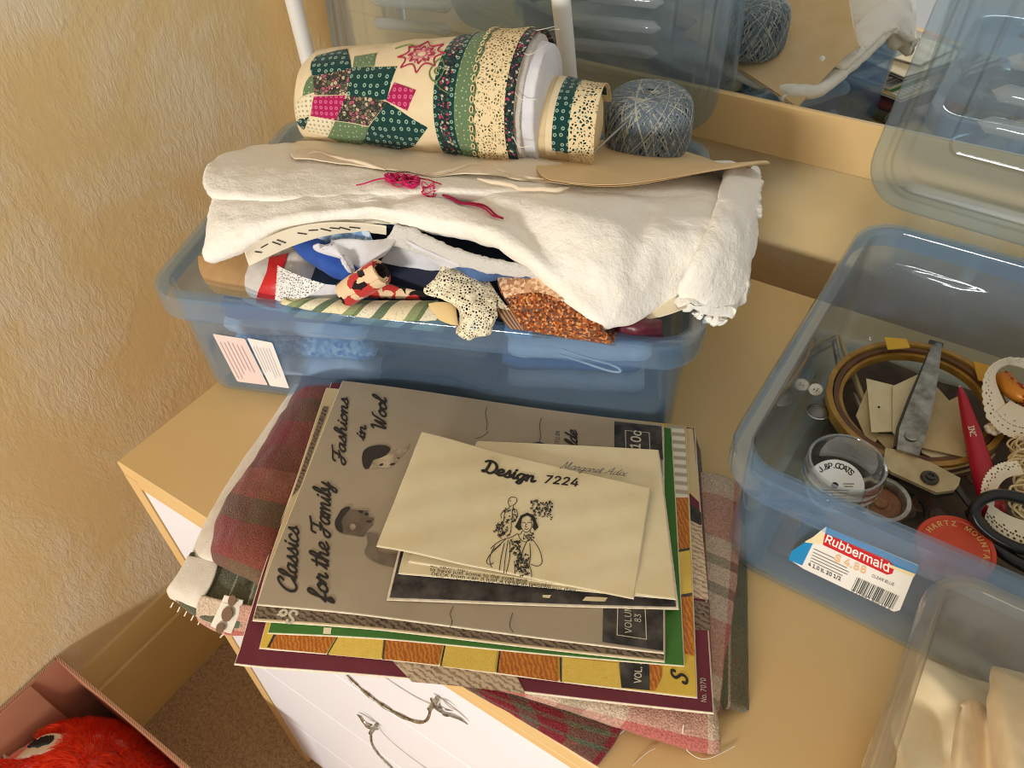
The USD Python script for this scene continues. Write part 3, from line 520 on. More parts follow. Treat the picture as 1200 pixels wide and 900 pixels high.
# ================================================================== plaid cloth under the pile
def plaid(name, u_cols, v_cols, ku, kv, bump=.5):
    def ramp(cols): return [(p, lin(c)) for p, c in cols]
    return material(name, {'tc': ('texture_coordinate', {}), 'sx': ('separate_xyz', {}), 'mu': ('math', {'math_type': 'multiply', 'value2': ku}), 'fu': ('math', {'math_type': 'fraction'}), 'mv': ('math', {'math_type': 'multiply', 'value2': kv}), 'fv': ('math', {'math_type': 'fraction'}),
        'ru': ('rgb_ramp', {'ramp': ramp(u_cols), 'interpolate': False}), 'rv': ('rgb_ramp', {'ramp': ramp(v_cols), 'interpolate': False}), 'mx': ('mix', {'fac': .5}),
        'mp': ('mapping', {'scale': (1, 1, 1)}), 'wv': ('voronoi_texture', {'scale': 850.0}), 'nz': ('noise_texture', {'scale': 700.0, 'detail': 3.0}), 'cm': ('mix', {'mix_type': 'multiply', 'fac': .55}), 'bw': ('rgb_ramp', {'ramp': [(.28, (.25, .25, .25)), (.68, (1.35, 1.32, 1.3))]}),
        'bu': ('bump', {'strength': bump, 'distance': .0012}), 'p': ('principled_bsdf', {'roughness': .9, 'specular_ior_level': .15, 'sheen_weight': .25})},
        [('tc.UV', 'sx.vector'), ('sx.x', 'mu.value1'), ('mu.value', 'fu.value1'), ('sx.y', 'mv.value1'), ('mv.value', 'fv.value1'), ('fu.value', 'ru.fac'), ('fv.value', 'rv.fac'), ('ru.color', 'mx.color1'), ('rv.color', 'mx.color2'),
         ('tc.object', 'wv.vector'), ('tc.object', 'nz.vector'), ('nz.fac', 'bw.fac'), ('mx.color', 'cm.color1'), ('bw.color', 'cm.color2'), ('cm.color', 'p.base_color'), ('wv.distance', 'bu.height'), ('bu.normal', 'p.normal')])
MA, OL, PI_, CR, GN, BR_ = (132, 42, 50), (112, 104, 78), (190, 108, 98), (212, 188, 162), (92, 100, 80), (130, 84, 58)
plaid_a = plaid('plaid_wool', [(0, MA), (.10, (92, 62, 44)), (.22, MA), (.34, (120, 56, 40)), (.46, (168, 96, 74)), (.60, (108, 96, 70)), (.70, (150, 66, 60)), (.84, (112, 100, 74))], [(0, (120, 44, 44)), (.3, (116, 76, 52)), (.6, (140, 70, 60)), (.8, (108, 84, 60))], 4.2, 9.0)
plaid_b = plaid('plaid_wool_light', [(0, CR), (.18, PI_), (.55, CR), (.70, GN), (.78, CR), (.92, GN)], [(0, CR), (.22, PI_), (.66, CR), (.84, (160, 150, 126))], 9.0, 8.5)
plaid_c = plaid('plaid_wool_dark', [(0, MA), (.35, GN), (.5, MA), (.8, OL)], [(0, GN), (.22, MA), (.5, GN), (.66, MA), (.9, OL)], 60.0, 11.0)
plaid_d = plaid('plaid_wool_olive', [(0, GN), (.55, OL), (.9, MA)], [(0, OL), (.35, GN), (.5, CR), (.58, OL)], 5.0, 48.0)
lining = plain('cloth_lining', (238, 228, 212), .9, var=(224, 210, 190), vscale=60, bump=(900, .5, .001), sheen=.3)
o = at(560, 660, 0)
pc = thing('plaid_cloth', 'folded maroon olive and pink plaid wool cloth under the pile of magazines', 'cloth', (o[0], o[1], 0))
def sheet(par, name, rows, th, m, nu=40, nv=40, amp=.0006, sc=70, seed=0, label=None, k=3):
    V = rough_up(pnet(rows, nu, nv), amp, sc, seed); mesh, uv = slab(V, th, flip=normals_grid(V)[..., 2].mean() < 0, k=k); return part(par, name, mesh, m, True, label, uv)
# core of the fold, hidden under the magazines
sheet(pc, 'fold', [[(398, 452, .024), (600, 482, .025), (812, 512, .024)], [(345, 580, .026), (580, 620, .027), (822, 660, .026)], [(322, 655, .027), (560, 735, .0275), (828, 815, .027)]], .010, plaid_a, seed=1)
sheet(pc, 'fold', [[(400, 455, .014), (600, 485, .014), (812, 515, .014)], [(350, 580, .014), (580, 620, .014), (822, 660, .014)], [(330, 640, .014), (560, 730, .014), (822, 815, .014)]], .0135, plaid_d, seed=2)
# left drape
sheet(pc, 'fold', [[(351, 449, .010), (368, 447, .024), (398, 449, .0285)], [(325, 497, .011), (347, 495, .025), (392, 500, .0285)], [(290, 553, .012), (316, 553, .028), (368, 562, .029)], [(263, 590, .014), (292, 600, .033), (345, 612, .029)], [(249, 632, .013), (274, 640, .031), (330, 660, .028)], [(250, 661, .001), (270, 671, .012), (312, 692, .022)]], .003, plaid_a, 70, 50, .0052, 24, 3)
sheet(pc, 'lining', [[(345, 450, .001), (349, 450, .006), (356, 450, .0095)], [(313, 498, .001), (319, 498, .007), (329, 498, .0105)], [(270, 560, .001), (280, 560, .008), (293, 556, .0115)], [(243, 607, .002), (251, 603, .009), (265, 597, .0125)], [(228, 640, .002), (237, 640, .008), (252, 636, .0115)], [(223, 655, -.006), (235, 660, -.002), (251, 664, .000)]], .0025, lining, 50, 20, .0007, 60, 4, 'white lining side of the cloth')
sheet(pc, 'fold', [[(224, 648, .0035), (262, 655, .0035), (312, 672, .012)], [(207, 676, -.001), (252, 684, -.001), (304, 700, .010)], [(199, 690, -.007), (236, 716, -.008), (296, 728, .002)], [(203, 696, -.015), (238, 722, -.016), (294, 738, -.006)]], .003, plaid_d, 40, 40, .0008, 60, 5)
sheet(pc, 'lining', [[(220, 652, .0052), (236, 655, .0052), (254, 660, .0052)], [(204, 679, .0012), (222, 684, .0012), (243, 690, .0012)], [(196, 691, -.0045), (213, 700, -.0048), (232, 709, -.0055)], [(199, 701, -.014), (214, 709, -.0145), (231, 718, -.0155)]], .002, lining, 30, 20, .0005, 60, 6)
sheet(pc, 'tab', [[(236, 700, .0030), (262, 706, .0040), (296, 712, .0095)], [(231, 714, -.006), (258, 724, -.006), (291, 731, .001)], [(232, 727, -.014), (258, 741, -.015), (284, 744, -.008)]], .0025, plaid_b, 30, 30, .0006, 60, 7, 'salmon and white striped hem')
def disc_on(c, n, r, th=.0006, seg=20):
    n = np.array(n, float)/np.linalg.norm(n); ex = np.cross(n, [0, 1, .2]); return move(trimesh.creation.cylinder(r, th, sections=seg), frame(ex, n, c))
hole = plain('hem_eyelet', (122, 96, 74), .9)
sheet(pc, 'eyelet_strip', [[(263, 698, .0075), (273, 701, .0085), (284, 704, .0095)], [(256, 714, .0000), (267, 718, .0005), (278, 722, .0010)], [(247, 733, -.0085), (258, 738, -.0085), (270, 742, -.0085)]], .0012, lining, 24, 16, .0003, 60, 12)
nt = CAM-at(256, 722, -.012)
for q, r in (((272, 704, .0082), .0040), ((266, 720, .0002), .0054), ((258, 736, -.0072), .0040)): part(pc, 'eyelet', disc_on(at(*q)+nt/np.linalg.norm(nt)*.0022, (-.1, -.55, .8), r), hole)
# right and front folds
sheet(pc, 'fold', [[(812, 556, .016), (840, 557, .016), (869, 569, .011)], [(815, 680, .017), (838, 690, .018), (860, 700, .012)], [(820, 815, .017), (834, 826, .018), (846, 832, .010)]], .0075, plaid_b, 50, 24, .0008, 60, 8)
sheet(pc, 'fold', [[(848, 590, .008), (858, 590, .010), (872, 592, .006)], [(838, 700, .010), (854, 700, .012), (874, 702, .006)], [(832, 815, .012), (852, 822, .013), (876, 828, .006)]], .007, plaid_d, 50, 24, .0006, 60, 9)
sheet(pc, 'fold', [[(500, 770, .020), (640, 792, .021), (760, 806, .021), (832, 826, .020)], [(492, 782, .019), (640, 812, .021), (760, 836, .0205), (836, 852, .018)], [(486, 789, .012), (630, 822, .013), (750, 858, .012), (838, 880, .009)]], .010, plaid_b, 24, 70, .0009, 55, 10)
sheet(pc, 'fold', [[(520, 785, .009), (620, 810, .009), (728, 845, .009)], [(530, 797, .007), (640, 842, .008), (720, 866, .007)], [(548, 808, .0035), (640, 860, .0035), (699, 894, .003)]], .003, plaid_c, 30, 50, .0010, 60, 11)
thread = plain('loose_thread', (236, 226, 208), .8)
part(pc, 'loose_thread', tube([at(801, 850, .022), at(800, 866, .012), at(806, 880, .004), at(822, 889, .001), at(840, 885, .001), at(861, 874, .001)], .0004, 5, 50), thread)
part(pc, 'loose_thread', tube([at(736, 852, .004), at(724, 862, .002), at(710, 872, .001), at(702, 876, .0008)], .00035, 5, 30), thread)
part(pc, 'loose_thread', tube([at(768, 877, .001), at(760, 881, .0012), at(750, 889, .001), at(742, 897, .0008)], .00035, 5, 30), thread)
part(pc, 'fringe', cat_meshes([tube([at(283-k*1.5, 736+k*.2, -.016), at(281-k*4-2, 741+(k % 3)*2, -.020)], .0005, 5, 6) for k in range(6)]+[tube([at(203+k*8, 706+k*5, -.016), at(200+k*8, 712+k*5, -.020)], .0005, 5, 6) for k in range(5)]+[tube([at(232, 716, -.013), at(243, 726, -.021), at(257, 735, -.024), at(262, 742, -.022), at(258, 747, -.022)], .0007, 6, 24)]), thread)
# ================================================================== fabrics
def fabric(name, nodes, links, col, bump=(900, .35, .0008), rough=.88, sheen=.2):
    n = {'tc': ('texture_coordinate', {}), 'bn': ('noise_texture', {'scale': bump[0], 'detail': 3.0}), 'bu': ('bump', {'strength': bump[1], 'distance': bump[2]}), 'p': ('principled_bsdf', {'roughness': rough, 'specular_ior_level': .15, 'sheen_weight': sheen})}
    n.update(nodes); l = [('tc.object', 'bn.vector'), ('bn.fac', 'bu.height'), ('bu.normal', 'p.normal')]+links
    if col: l.append((col, 'p.base_color'))
    return material(name, n, l)
def dotted(name, base, dot, scale, r0=.0, r1=.25, rnd=.25, base2=None):
    """Small ring or dot print on a ground colour."""
    return fabric(name, {'v': ('voronoi_texture', {'scale': scale, 'randomness': rnd, 'dimensions': '2D'}), 'r': ('rgb_ramp', {'ramp': ([(0, lin(base)), (r0, lin(base)), (r0+.02, lin(dot))] if r0 else [(0, lin(dot))])+[(r1, lin(dot)), (r1+.04, lin(base)), (1, lin(base2 or base))]})},
                  [('tc.UV', 'v.vector'), ('v.distance', 'r.fac')], 'r.color')
def calico(name, cols, scale, lines=None):
    """Small all-over print: patches of the colours, optionally outlined."""
    n = {'v': ('voronoi_texture', {'scale': scale}), 'r': ('rgb_ramp', {'ramp': [(i/len(cols), lin(c)) for i, c in enumerate(cols)], 'interpolate': False}), 's': ('separate_color', {})}
    l = [('tc.object', 'v.vector'), ('v.color', 's.color'), ('s.r', 'r.fac')]
    if lines:
        n.update({'e': ('voronoi_texture', {'scale': scale, 'feature': 'distance_to_edge'}), 'er': ('rgb_ramp', {'ramp': [(.06, (1, 1, 1)), (.12, (0, 0, 0))]}), 'm': ('mix', {'color2': lin(lines)})})
        l += [('tc.object', 'e.vector'), ('e.distance', 'er.fac'), ('er.color', 'm.fac'), ('r.color', 'm.color1')]; return fabric(name, n, l, 'm.color')
    return fabric(name, n, l, 'r.color')
def lace(name, col, scale, edge=.13, uv=False, dark=None):
    """Openwork: threads round see-through cells."""
    n = {'tc': ('texture_coordinate', {}), 'v': ('voronoi_texture', {'scale': scale, 'feature': 'distance_to_edge', 'randomness': .8}), 'c': ('math', {'math_type': 'less_than', 'value2': edge}), 'n': ('noise_texture', {'scale': scale*.22, 'detail': 2.0}), 'g': ('math', {'math_type': 'greater_than', 'value2': .61}), 'mx': ('math', {'math_type': 'maximum'}),
         't': ('transparent_bsdf', {}), 'p': ('principled_bsdf', {'base_color': lin(col), 'roughness': .9, 'specular_ior_level': .1}), 'bu': ('bump', {'strength': .6, 'distance': .0008, 'invert': True}), 'm': ('mix_closure', {})}
    s = 'tc.UV' if uv else 'tc.object'
    return material(name, n, [(s, 'v.vector'), (s, 'n.vector'), ('n.fac', 'g.value1'), ('v.distance', 'c.value1'), ('c.value', 'mx.value1'), ('g.value', 'mx.value2'), ('v.distance', 'bu.height'), ('bu.normal', 'p.normal'), ('mx.value', 'm.fac'), ('t.BSDF', 'm.closure1'), ('p.BSDF', 'm.closure2')], 'm.closure')
muslin = plain('muslin', (236, 220, 194), .92, var=(230, 212, 184), vscale=40, bump=(700, .25, .0006), sheen=.3)
batting_mat = plain('cotton_batting', (253, 249, 240), .95, var=(248, 242, 228), vscale=30, bump=(170, .55, .0035), sheen=.6, spec=.05)
white_flannel = plain('white_flannel', (228, 228, 232), .92, var=(214, 214, 222), vscale=50, bump=(600, .3, .0008), sheen=.4)
terry = plain('white_terry', (240, 236, 228), .95, bump=(520, 1.0, .003), sheen=.5)
royal = plain('royal_blue_cotton', (28, 84, 176), .8, var=(22, 66, 150), vscale=40, sheen=.2)
navy = plain('navy_cotton', (24, 32, 58), .85, var=(18, 24, 44), vscale=40)
denim = plain('denim_blue_cotton', (84, 112, 158), .88, var=(64, 90, 136), vscale=60, bump=(800, .4, .0008))
pale_blue_print = calico('pale_blue_print', [(170, 196, 222), (148, 180, 214), (200, 214, 228), (120, 156, 204)], 260.0)
calico_brown = calico('brown_calico', [(128, 66, 32), (184, 104, 50), (92, 52, 34), (214, 150, 92), (112, 84, 76), (160, 80, 36)], 640.0)
calico_tan = calico('tan_calico', [(226, 186, 146), (206, 158, 116), (236, 204, 168), (180, 126, 92)], 420.0)
rose_black = fabric('rose_print_black', {'v': ('voronoi_texture', {'scale': 105.0, 'randomness': 1.0}), 's': ('separate_color', {}), 'r': ('rgb_ramp', {'ramp': [(0, lin((236, 206, 166))), (.40, lin((34, 28, 26))), (.70, lin((198, 58, 54))), (.84, lin((236, 206, 166)))], 'interpolate': False}), 'n': ('noise_texture', {'scale': 60.0, 'detail': 3.0}), 'a': ('vector_math', {'math_type': 'multiply_add', 'vector2': (.02, .02, .02)})},
    [('n.color', 'a.vector1'), ('tc.object', 'a.vector3'), ('a.vector', 'v.vector'), ('v.color', 's.color'), ('s.r', 'r.fac')], 'r.color')
green_strip = fabric('green_stripe_print', {'sx': ('separate_xyz', {}), 'm1': ('math', {'math_type': 'multiply_add', 'value2': .8}), 'm2': ('math', {'math_type': 'multiply', 'value2': 19.0}), 'f': ('math', {'math_type': 'fraction'}), 'r': ('rgb_ramp', {'ramp': [(0, lin((236, 222, 184))), (.34, lin((146, 158, 112))), (.5, lin((112, 130, 92))), (.58, lin((232, 224, 196))), (.82, lin((104, 124, 96)))], 'interpolate': False}), 'v': ('voronoi_texture', {'scale': 420.0}), 'vr': ('rgb_ramp', {'ramp': [(.15, (.55, .6, .5)), (.35, (1, 1, 1))]}), 'mm': ('mix', {'mix_type': 'multiply', 'fac': .7})},
    [('tc.UV', 'sx.vector'), ('sx.x', 'm1.value1'), ('sx.y', 'm1.value3'), ('m1.value', 'm2.value1'), ('m2.value', 'f.value1'), ('f.value', 'r.fac'), ('tc.object', 'v.vector'), ('v.distance', 'vr.fac'), ('r.color', 'mm.color1'), ('vr.color', 'mm.color2')], 'mm.color')
cream_lace = lace('cream_lace', (248, 238, 208), 430.0, .15); dark_lace = lace('dark_lace', (204, 190, 162), 560.0, .16); white_lace = lace('white_lace', (244, 242, 238), 480.0, .18)
def clamp_in(V):
    """Keeps what lies below the rim of the left bin inside its walls."""
    R = BL[:3, :3]; q = (V-BL[:3, 3])@R; near = (np.abs(q[..., 0]) < BA+.03) & (np.abs(q[..., 1]) < BB+.03)
    w = np.clip((BH+.004-q[..., 2])/.006, 0, 1); w = np.where(near, w, 0); bx, by = BA-.012-.003*(1-q[..., 2]/BH)-.0045, BB-.012-.003*(1-q[..., 2]/BH)-.0045-.006*(q[..., 2] < BH-.03)
    q = q.copy(); q[..., 0] = q[..., 0]*(1-w)+np.clip(q[..., 0], -bx, bx)*w; q[..., 1] = q[..., 1]*(1-w)+np.clip(q[..., 1], -by, by)*w
    return q@R.T+BL[:3, 3]
def bag(name, label, cat, rows, th, m, nu=40, nv=40, amp=.0015, sc=40, seed=0, group=None, pts=False, part_name=None, subs=None):
    V = net(rows, nu, nv) if pts else pnet(rows, nu, nv)
    V = clamp_in(rough_up(V, amp, sc, seed)); mesh, uv = slab(V, th, flip=normals_grid(V)[..., 2].mean() < 0)
    return single(name, label, cat, mesh, m, True, uv, group), V
def heightfield(*Vs):
    from scipy.interpolate import LinearNDInterpolator
    P = np.vstack([V.reshape(-1, 3) for V in Vs]); return LinearNDInterpolator(P[:, :2], P[:, 2])
# ------------------------------------------------------------------ what fills the left bin
def inb(x, y, z): return (BL@np.array([x, y, z, 1.]))[:3]
def bundle(name, label, cat, c, size, m, rot=0, layers=4, seed=0):
    """A folded stack of cloth: soft rounded layers joined by folds."""
    t = thing(name, label, cat, inb(c[0], c[1], c[2])); L, W, H = size; a = math.radians(rot)
    for k in range(layers):
        h = H/layers; sh = .004*math.sin(k*2.1+seed); u = np.linspace(-1, 1, 26); v = np.linspace(-1, 1, 18)
        U, Vv = np.meshgrid(u, v, indexing='ij'); X = U*L/2+sh; Y = Vv*W/2-sh
        P = np.stack([c[0]+X*math.cos(a)-Y*math.sin(a), c[1]+X*math.sin(a)+Y*math.cos(a), c[2]+h*(k+1)-.002*(U**2+Vv**2)], -1)
        P = P@BL[:3, :3].T+BL[:3, 3]; P = rough_up(P, .002, 45, seed*7+k); ms, uv = slab(P, h*.92, flip=normals_grid(P)[..., 2].mean() < 0); part(t, 'fold', ms, m[k % len(m)], True, None, uv)
    return t
pink_print = calico('pink_print', [(214, 150, 168), (196, 110, 140), (232, 208, 206), (150, 60, 90)], 160.0)
bundle('folded_fabric', 'folded pale blue and white fabric low in the left of the heaped bin', 'fabric', (-.135, -.045, .004), (.125, .15, .095), [white_flannel, pale_blue_print, white_flannel, denim], 4, 4, 1)
bundle('folded_fabric', 'dark grey and navy folded fabric low in the middle of the heaped bin', 'fabric', (-.003, -.035, .004), (.105, .15, .080), [navy, navy, plain('slate_cotton', (70, 72, 78), .9), navy], -3, 4, 2)
bundle('folded_fabric', 'crumpled white and pale blue fabric inside the right of the heaped bin', 'fabric', (.125, -.030, .004), (.115, .14, .085), [white_flannel, denim, white_flannel, pale_blue_print], 6, 4, 3)
bundle('folded_fabric', 'folded pink print fabric at the back of the heaped bin', 'fabric', (-.02, .085, .004), (.30, .085, .112), [pink_print, muslin, white_flannel, muslin, white_flannel], 0, 5, 4)
o = bag('kraft_paper', 'piece of brown kraft paper tucked in the left corner of the heaped bin', 'paper', [[(232, 300, .135), (262, 296, .140), (300, 290, .142)], [(236, 322, .128), (266, 326, .130), (300, 320, .134)], [(250, 342, .118), (276, 348, .118), (306, 352, .120)]], .0006, plain('kraft', (196, 158, 108), .8, var=(184, 144, 96), vscale=60), 20, 20, .0008)[0]
redbag = thing('plastic_bag', 'crinkled white plastic bag with a red stripe in the left end of the heaped bin', 'bag', at(310, 330, .12))
V = rough_up(pnet([[(296, 300, .140), (320, 292, .146), (352, 290, .150), (372, 300, .150)], [(288, 318, .134), (314, 322, .142), (340, 318, .146), (366, 322, .142)], [(282, 336, .124), (306, 344, .128), (334, 348, .128), (356, 352, .126)], [(284, 352, .108), (306, 360, .108), (334, 366, .108), (356, 370, .108)]], 44, 44), .0022, 60, 3)
ms, uv = slab(V, .0006, flip=normals_grid(V)[..., 2].mean() < 0); part(redbag, 'bag_film', ms, plain('white_film', (232, 228, 222), .3, var=(214, 208, 204), vscale=40), True)
ms, uv = slab(V[4:40, 13:25]+np.array([-.0002, -.0007, .0009]), .0004, flip=normals_grid(V)[..., 2].mean() < 0); part(redbag, 'stripe', ms, plain('red_film', (206, 34, 40), .35), True, 'red printed stripe')
bag('lace_scrap', 'triangle of white edged lace cloth behind the front rim of the heaped bin', 'lace', [[(326, 314, .148), (352, 326, .150), (384, 334, .148), (428, 334, .146)], [(324, 334, .140), (352, 342, .140), (386, 343, .140), (426, 340, .141)], [(324, 354, .130), (350, 353, .132), (380, 351, .133), (424, 346, .136)]], .0010, white_flannel, 30, 40, .0010)
bag('lace_edging', 'white openwork lace edging of the triangular cloth in the heaped bin', 'lace', [[(325, 311, .1508), (348, 322, .1525), (380, 333, .150)], [(323.5, 334, .1422), (344, 340, .1425), (370, 342, .1425)], [(322.5, 355, .1320), (338, 353, .1345), (352, 351, .136)]], .0005, white_lace, 30, 30, .0006)
bag('striped_fabric', 'cream and green striped print fabric rolled along the front rim of the heaped bin', 'fabric', [[(336, 348, .134), (390, 350, .138), (450, 352, .139), (512, 352, .137)], [(331, 354, .136), (388, 360, .139), (450, 364, .140), (512, 366, .138)], [(330, 366, .126), (386, 374, .128), (450, 381, .129), (512, 387, .127)], [(334, 380, .108), (388, 388, .108), (450, 394, .108), (512, 400, .108)]], .0045, green_strip, 40, 60, .0016, 40, 5)
bag('blue_cloth', 'royal blue cotton cloth folded in the middle of the heaped bin', 'cloth', [[(342, 284, .170), (372, 280, .172), (400, 300, .166), (430, 322, .158)], [(352, 298, .160), (378, 306, .164), (398, 318, .158), (418, 330, .152)], [(370, 312, .146), (382, 322, .150), (396, 328, .146), (410, 336, .144)]], .0022, royal, 36, 44, .0022, 45, 6)
bag('printed_cloth', 'pale blue printed cloth under the strip of printed paper in the heaped bin', 'cloth', [[(372, 276, .174), (400, 272, .177), (432, 272, .178)], [(368, 284, .168), (402, 281, .172), (436, 283, .172)], [(372, 290, .162), (404, 288, .166), (440, 292, .166)]], .002, pale_blue_print, 24, 30, .0016, 45, 7)
bag('dark_cloth', 'dark navy cloth in the shade under the batting in the heaped bin', 'cloth', [[(400, 268, .170), (460, 270, .172), (540, 298, .172), (600, 320, .166)], [(420, 290, .156), (468, 300, .158), (530, 316, .156), (590, 336, .152)], [(430, 316, .140), (470, 330, .142), (520, 340, .142), (584, 360, .140)], [(400, 344, .126), (470, 348, .132), (530, 360, .130), (590, 380, .128)]], .002, navy, 36, 44, .002, 45, 8)
bag('white_cloth', 'soft white flannel cloth hanging in folds beneath the batting in the heaped bin', 'cloth', [[(368, 290, .173), (392, 284, .178), (412, 282, .177), (440, 282, .176), (470, 270, .178)], [(378, 297, .168), (400, 294, .174), (412, 302, .166), (434, 300, .172), (462, 284, .177)], [(398, 304, .164), (408, 310, .168), (416, 314, .160), (430, 308, .168), (458, 290, .174)], [(408, 312, .158), (412, 318, .160), (418, 323, .156), (428, 315, .163), (450, 298, .170)]], .003, white_flannel, 40, 60, .0022, 50, 9)
bag('terry_edge', 'thick white looped terry edge running under the batting to the right', 'cloth', [[(462, 268, .1850), (500, 280, .1860), (548, 300, .1835), (600, 312, .181), (634, 320, .178)], [(458, 276, .1795), (496, 287, .1805), (544, 307, .1780), (598, 319, .1755), (632, 325, .173)], [(452, 284, .1745), (490, 294, .1755), (540, 312, .1730), (594, 323, .1705), (628, 328, .168)]], .005, terry, 20, 90, .0018, 120, 10)
bag('grey_cloth', 'grey white cloth in the shade behind the terry edge in the heaped bin', 'cloth', [[(466, 276, .178), (500, 292, .178), (540, 310, .174)], [(458, 290, .166), (490, 302, .164), (528, 312, .164)], [(448, 306, .154), (480, 312, .152), (516, 316, .154)]], .002, white_flannel, 24, 30, .0016, 50, 11)
bag('denim_cloth', 'denim blue cotton cloth under the terry edge at the right of the heaped bin', 'cloth', [[(500, 296, .170), (548, 306, .174), (592, 318, .173), (634, 324, .170)], [(520, 306, .162), (560, 318, .167), (592, 322, .165), (626, 328, .165)], [(540, 314, .156), (568, 327, .160), (596, 322, .158), (610, 336, .157)]], .0022, denim, 30, 44, .0018, 50, 12)
# rolled rose print with an open end
roll_a, roll_b = at(446, 318, .170), at(404, 344, .148)
rr = thing('rolled_fabric', 'roll of black red and cream rose print fabric with its open end facing up', 'fabric', (roll_a+roll_b)/2)
ax = roll_a-roll_b
def spiral(r0, r1, turns, n=60):
    t = np.linspace(0, turns*2*np.pi, n); r = np.linspace(r0, r1, n); return r*np.cos(t), r*np.sin(t)
cx, cy = spiral(.0105, .0060, 2.4, 70); Fm = frame(np.cross(ax, [0, 0, 1]), ax, roll_b); Lr = np.linalg.norm(ax)
V = np.stack([np.stack([cx, cy, np.full_like(cx, z)], -1) for z in np.linspace(0, Lr, 16)], 0)@Fm[:3, :3].T+Fm[:3, 3]
V = rough_up(V, .001, 60, 13); part(rr, 'roll', slab(V, .0012)[0], rose_black, True)
bag('rose_cloth', 'flat end of the black red and cream rose print beside its roll', 'fabric', [[(392, 338, .142), (430, 330, .146), (470, 336, .145), (500, 342, .142)], [(396, 344, .140), (432, 340, .143), (470, 342, .143), (500, 346, .140)], [(400, 350, .135), (434, 349, .137), (470, 350, .137), (498, 352, .136)]], .002, rose_black, 24, 40, .0012, 50, 14)
bag('cream_lace', 'crumpled cream net lace hanging over the front rim of the heaped bin', 'lace', [[(518, 304, .164), (526, 306, .164), (548, 318, .162), (566, 330, .158)], [(506, 330, .156), (530, 326, .162), (556, 334, .160), (578, 346, .154)], [(500, 345, .150), (534, 340, .158), (560, 352, .156), (582, 366, .148)], [(536, 358, .146), (544, 362, .151), (566, 370, .150), (581, 378, .142)], [(536, 382, .136), (545, 384, .141), (560, 388, .140), (574, 392, .134)], [(540, 398, .131), (546, 402, .132), (552, 404, .131), (558, 402, .129)]], .0005, cream_lace, 80, 60, .0040, 85, 15)
bag('lace_backing', 'pale yellow curl of cloth beneath the cream lace at the front rim', 'cloth', [[(502, 356, .142), (520, 354, .146), (534, 358, .144)], [(508, 368, .137), (524, 370, .140), (536, 374, .138)], [(522, 382, .131), (530, 384, .132), (538, 386, .131)]], .0008, plain('straw_cloth', (226, 196, 138), .85), 20, 20, .0008)
bag('dark_lace', 'greyish net lace strip between the cream lace and the brown calico', 'lace', [[(540, 312, .160), (556, 318, .160), (572, 328, .159)], [(556, 336, .154), (574, 344, .155), (588, 352, .154)], [(574, 358, .147), (588, 362, .148), (598, 364, .148)]], .0005, dark_lace, 30, 24, .001, 60, 16)
bag('calico_fabric', 'brown floral calico fabric with a tan band slipping out under the batting tip', 'fabric', [[(584, 328, .160), (624, 318, .170), (664, 340, .168), (700, 364, .160)], [(588, 342, .156), (628, 336, .165), (668, 358, .162), (704, 378, .154)], [(600, 362, .148), (634, 358, .156), (668, 374, .155), (708, 390, .147)], [(616, 388, .134), (646, 386, .141), (680, 394, .141), (716, 402, .136)], [(622, 404, .112), (650, 408, .114), (684, 414, .114), (718, 418, .112)]], .003, calico_brown, 44, 44, .0018, 45, 17)
bag('calico_band', 'tan floral band across the top of the brown calico fabric', 'fabric', [[(583, 325, .1625), (624, 315, .1725), (650, 328, .1722)], [(586, 335, .1610), (626, 326, .1705), (655, 341, .1690)], [(592, 349, .1565), (628, 342, .1655), (660, 353, .1660)]], .0008, calico_tan, 24, 30, .0010, 45, 18)
bag('ribbed_ribbon', 'brown ribbed ribbon strip standing below the cream lace', 'ribbon', [[(580, 360, .146), (590, 358, .148), (600, 360, .148)], [(590, 376, .139), (600, 374, .141), (610, 376, .141)], [(604, 392, .131), (612, 391, .132), (620, 392, .132)]], .001, material('ribbed_ribbon', {'tc': ('texture_coordinate', {}), 'w': ('wave_texture', {'scale': 110.0, 'bands_direction': 'y'}), 'r': ('rgb_ramp', {'ramp': [(.3, lin((84, 54, 34))), (.7, lin((168, 122, 82)))]}), 'p': ('principled_bsdf', {'roughness': .6})}, [('tc.UV', 'w.vector'), ('w.fac', 'r.fac'), ('r.color', 'p.base_color')]), 20, 16, .0004)
bag('maroon_cloth', 'shiny maroon satin cloth in the right end of the heaped bin', 'cloth', [[(724, 372, .140), (752, 372, .144), (776, 376, .140)], [(722, 388, .134), (750, 388, .139), (776, 390, .134)], [(722, 402, .118), (750, 404, .120), (774, 404, .118)]], .003, plain('maroon_satin', (92, 26, 44), .35, var=(70, 18, 34), vscale=60), 24, 24, .0028, 70, 19)
bag('cream_card', 'cream card standing in the right end of the heaped bin under the batting', 'card', [[(752, 362, .142), (780, 352, .146), (806, 346, .148)], [(758, 374, .140), (782, 368, .143), (804, 360, .145)]], .0010, plain('cream_card', (236, 222, 188), .7), 14, 16, .0003)
pp = thing('printed_paper', 'arched strip of cream printed paper poking out beneath the left of the batting', 'paper', at(370, 280, .17))
V = pnet([[(288, 296, .178), (330, 272, .187), (384, 262, .190), (452, 266, .186)], [(290, 304, .171), (332, 282, .180), (386, 269, .183), (452, 271, .180)], [(292, 311, .166), (334, 291, .175), (388, 275, .178), (452, 275, .176)]], 14, 50)
ms, uv = slab(V, .0012, flip=normals_grid(V)[..., 2].mean() < 0); part(pp, 'sheet', ms, plain('cream_print_paper', (238, 226, 200), .7), True)
n0 = normals_grid(V); n0 *= np.sign(n0[..., 2:].mean())
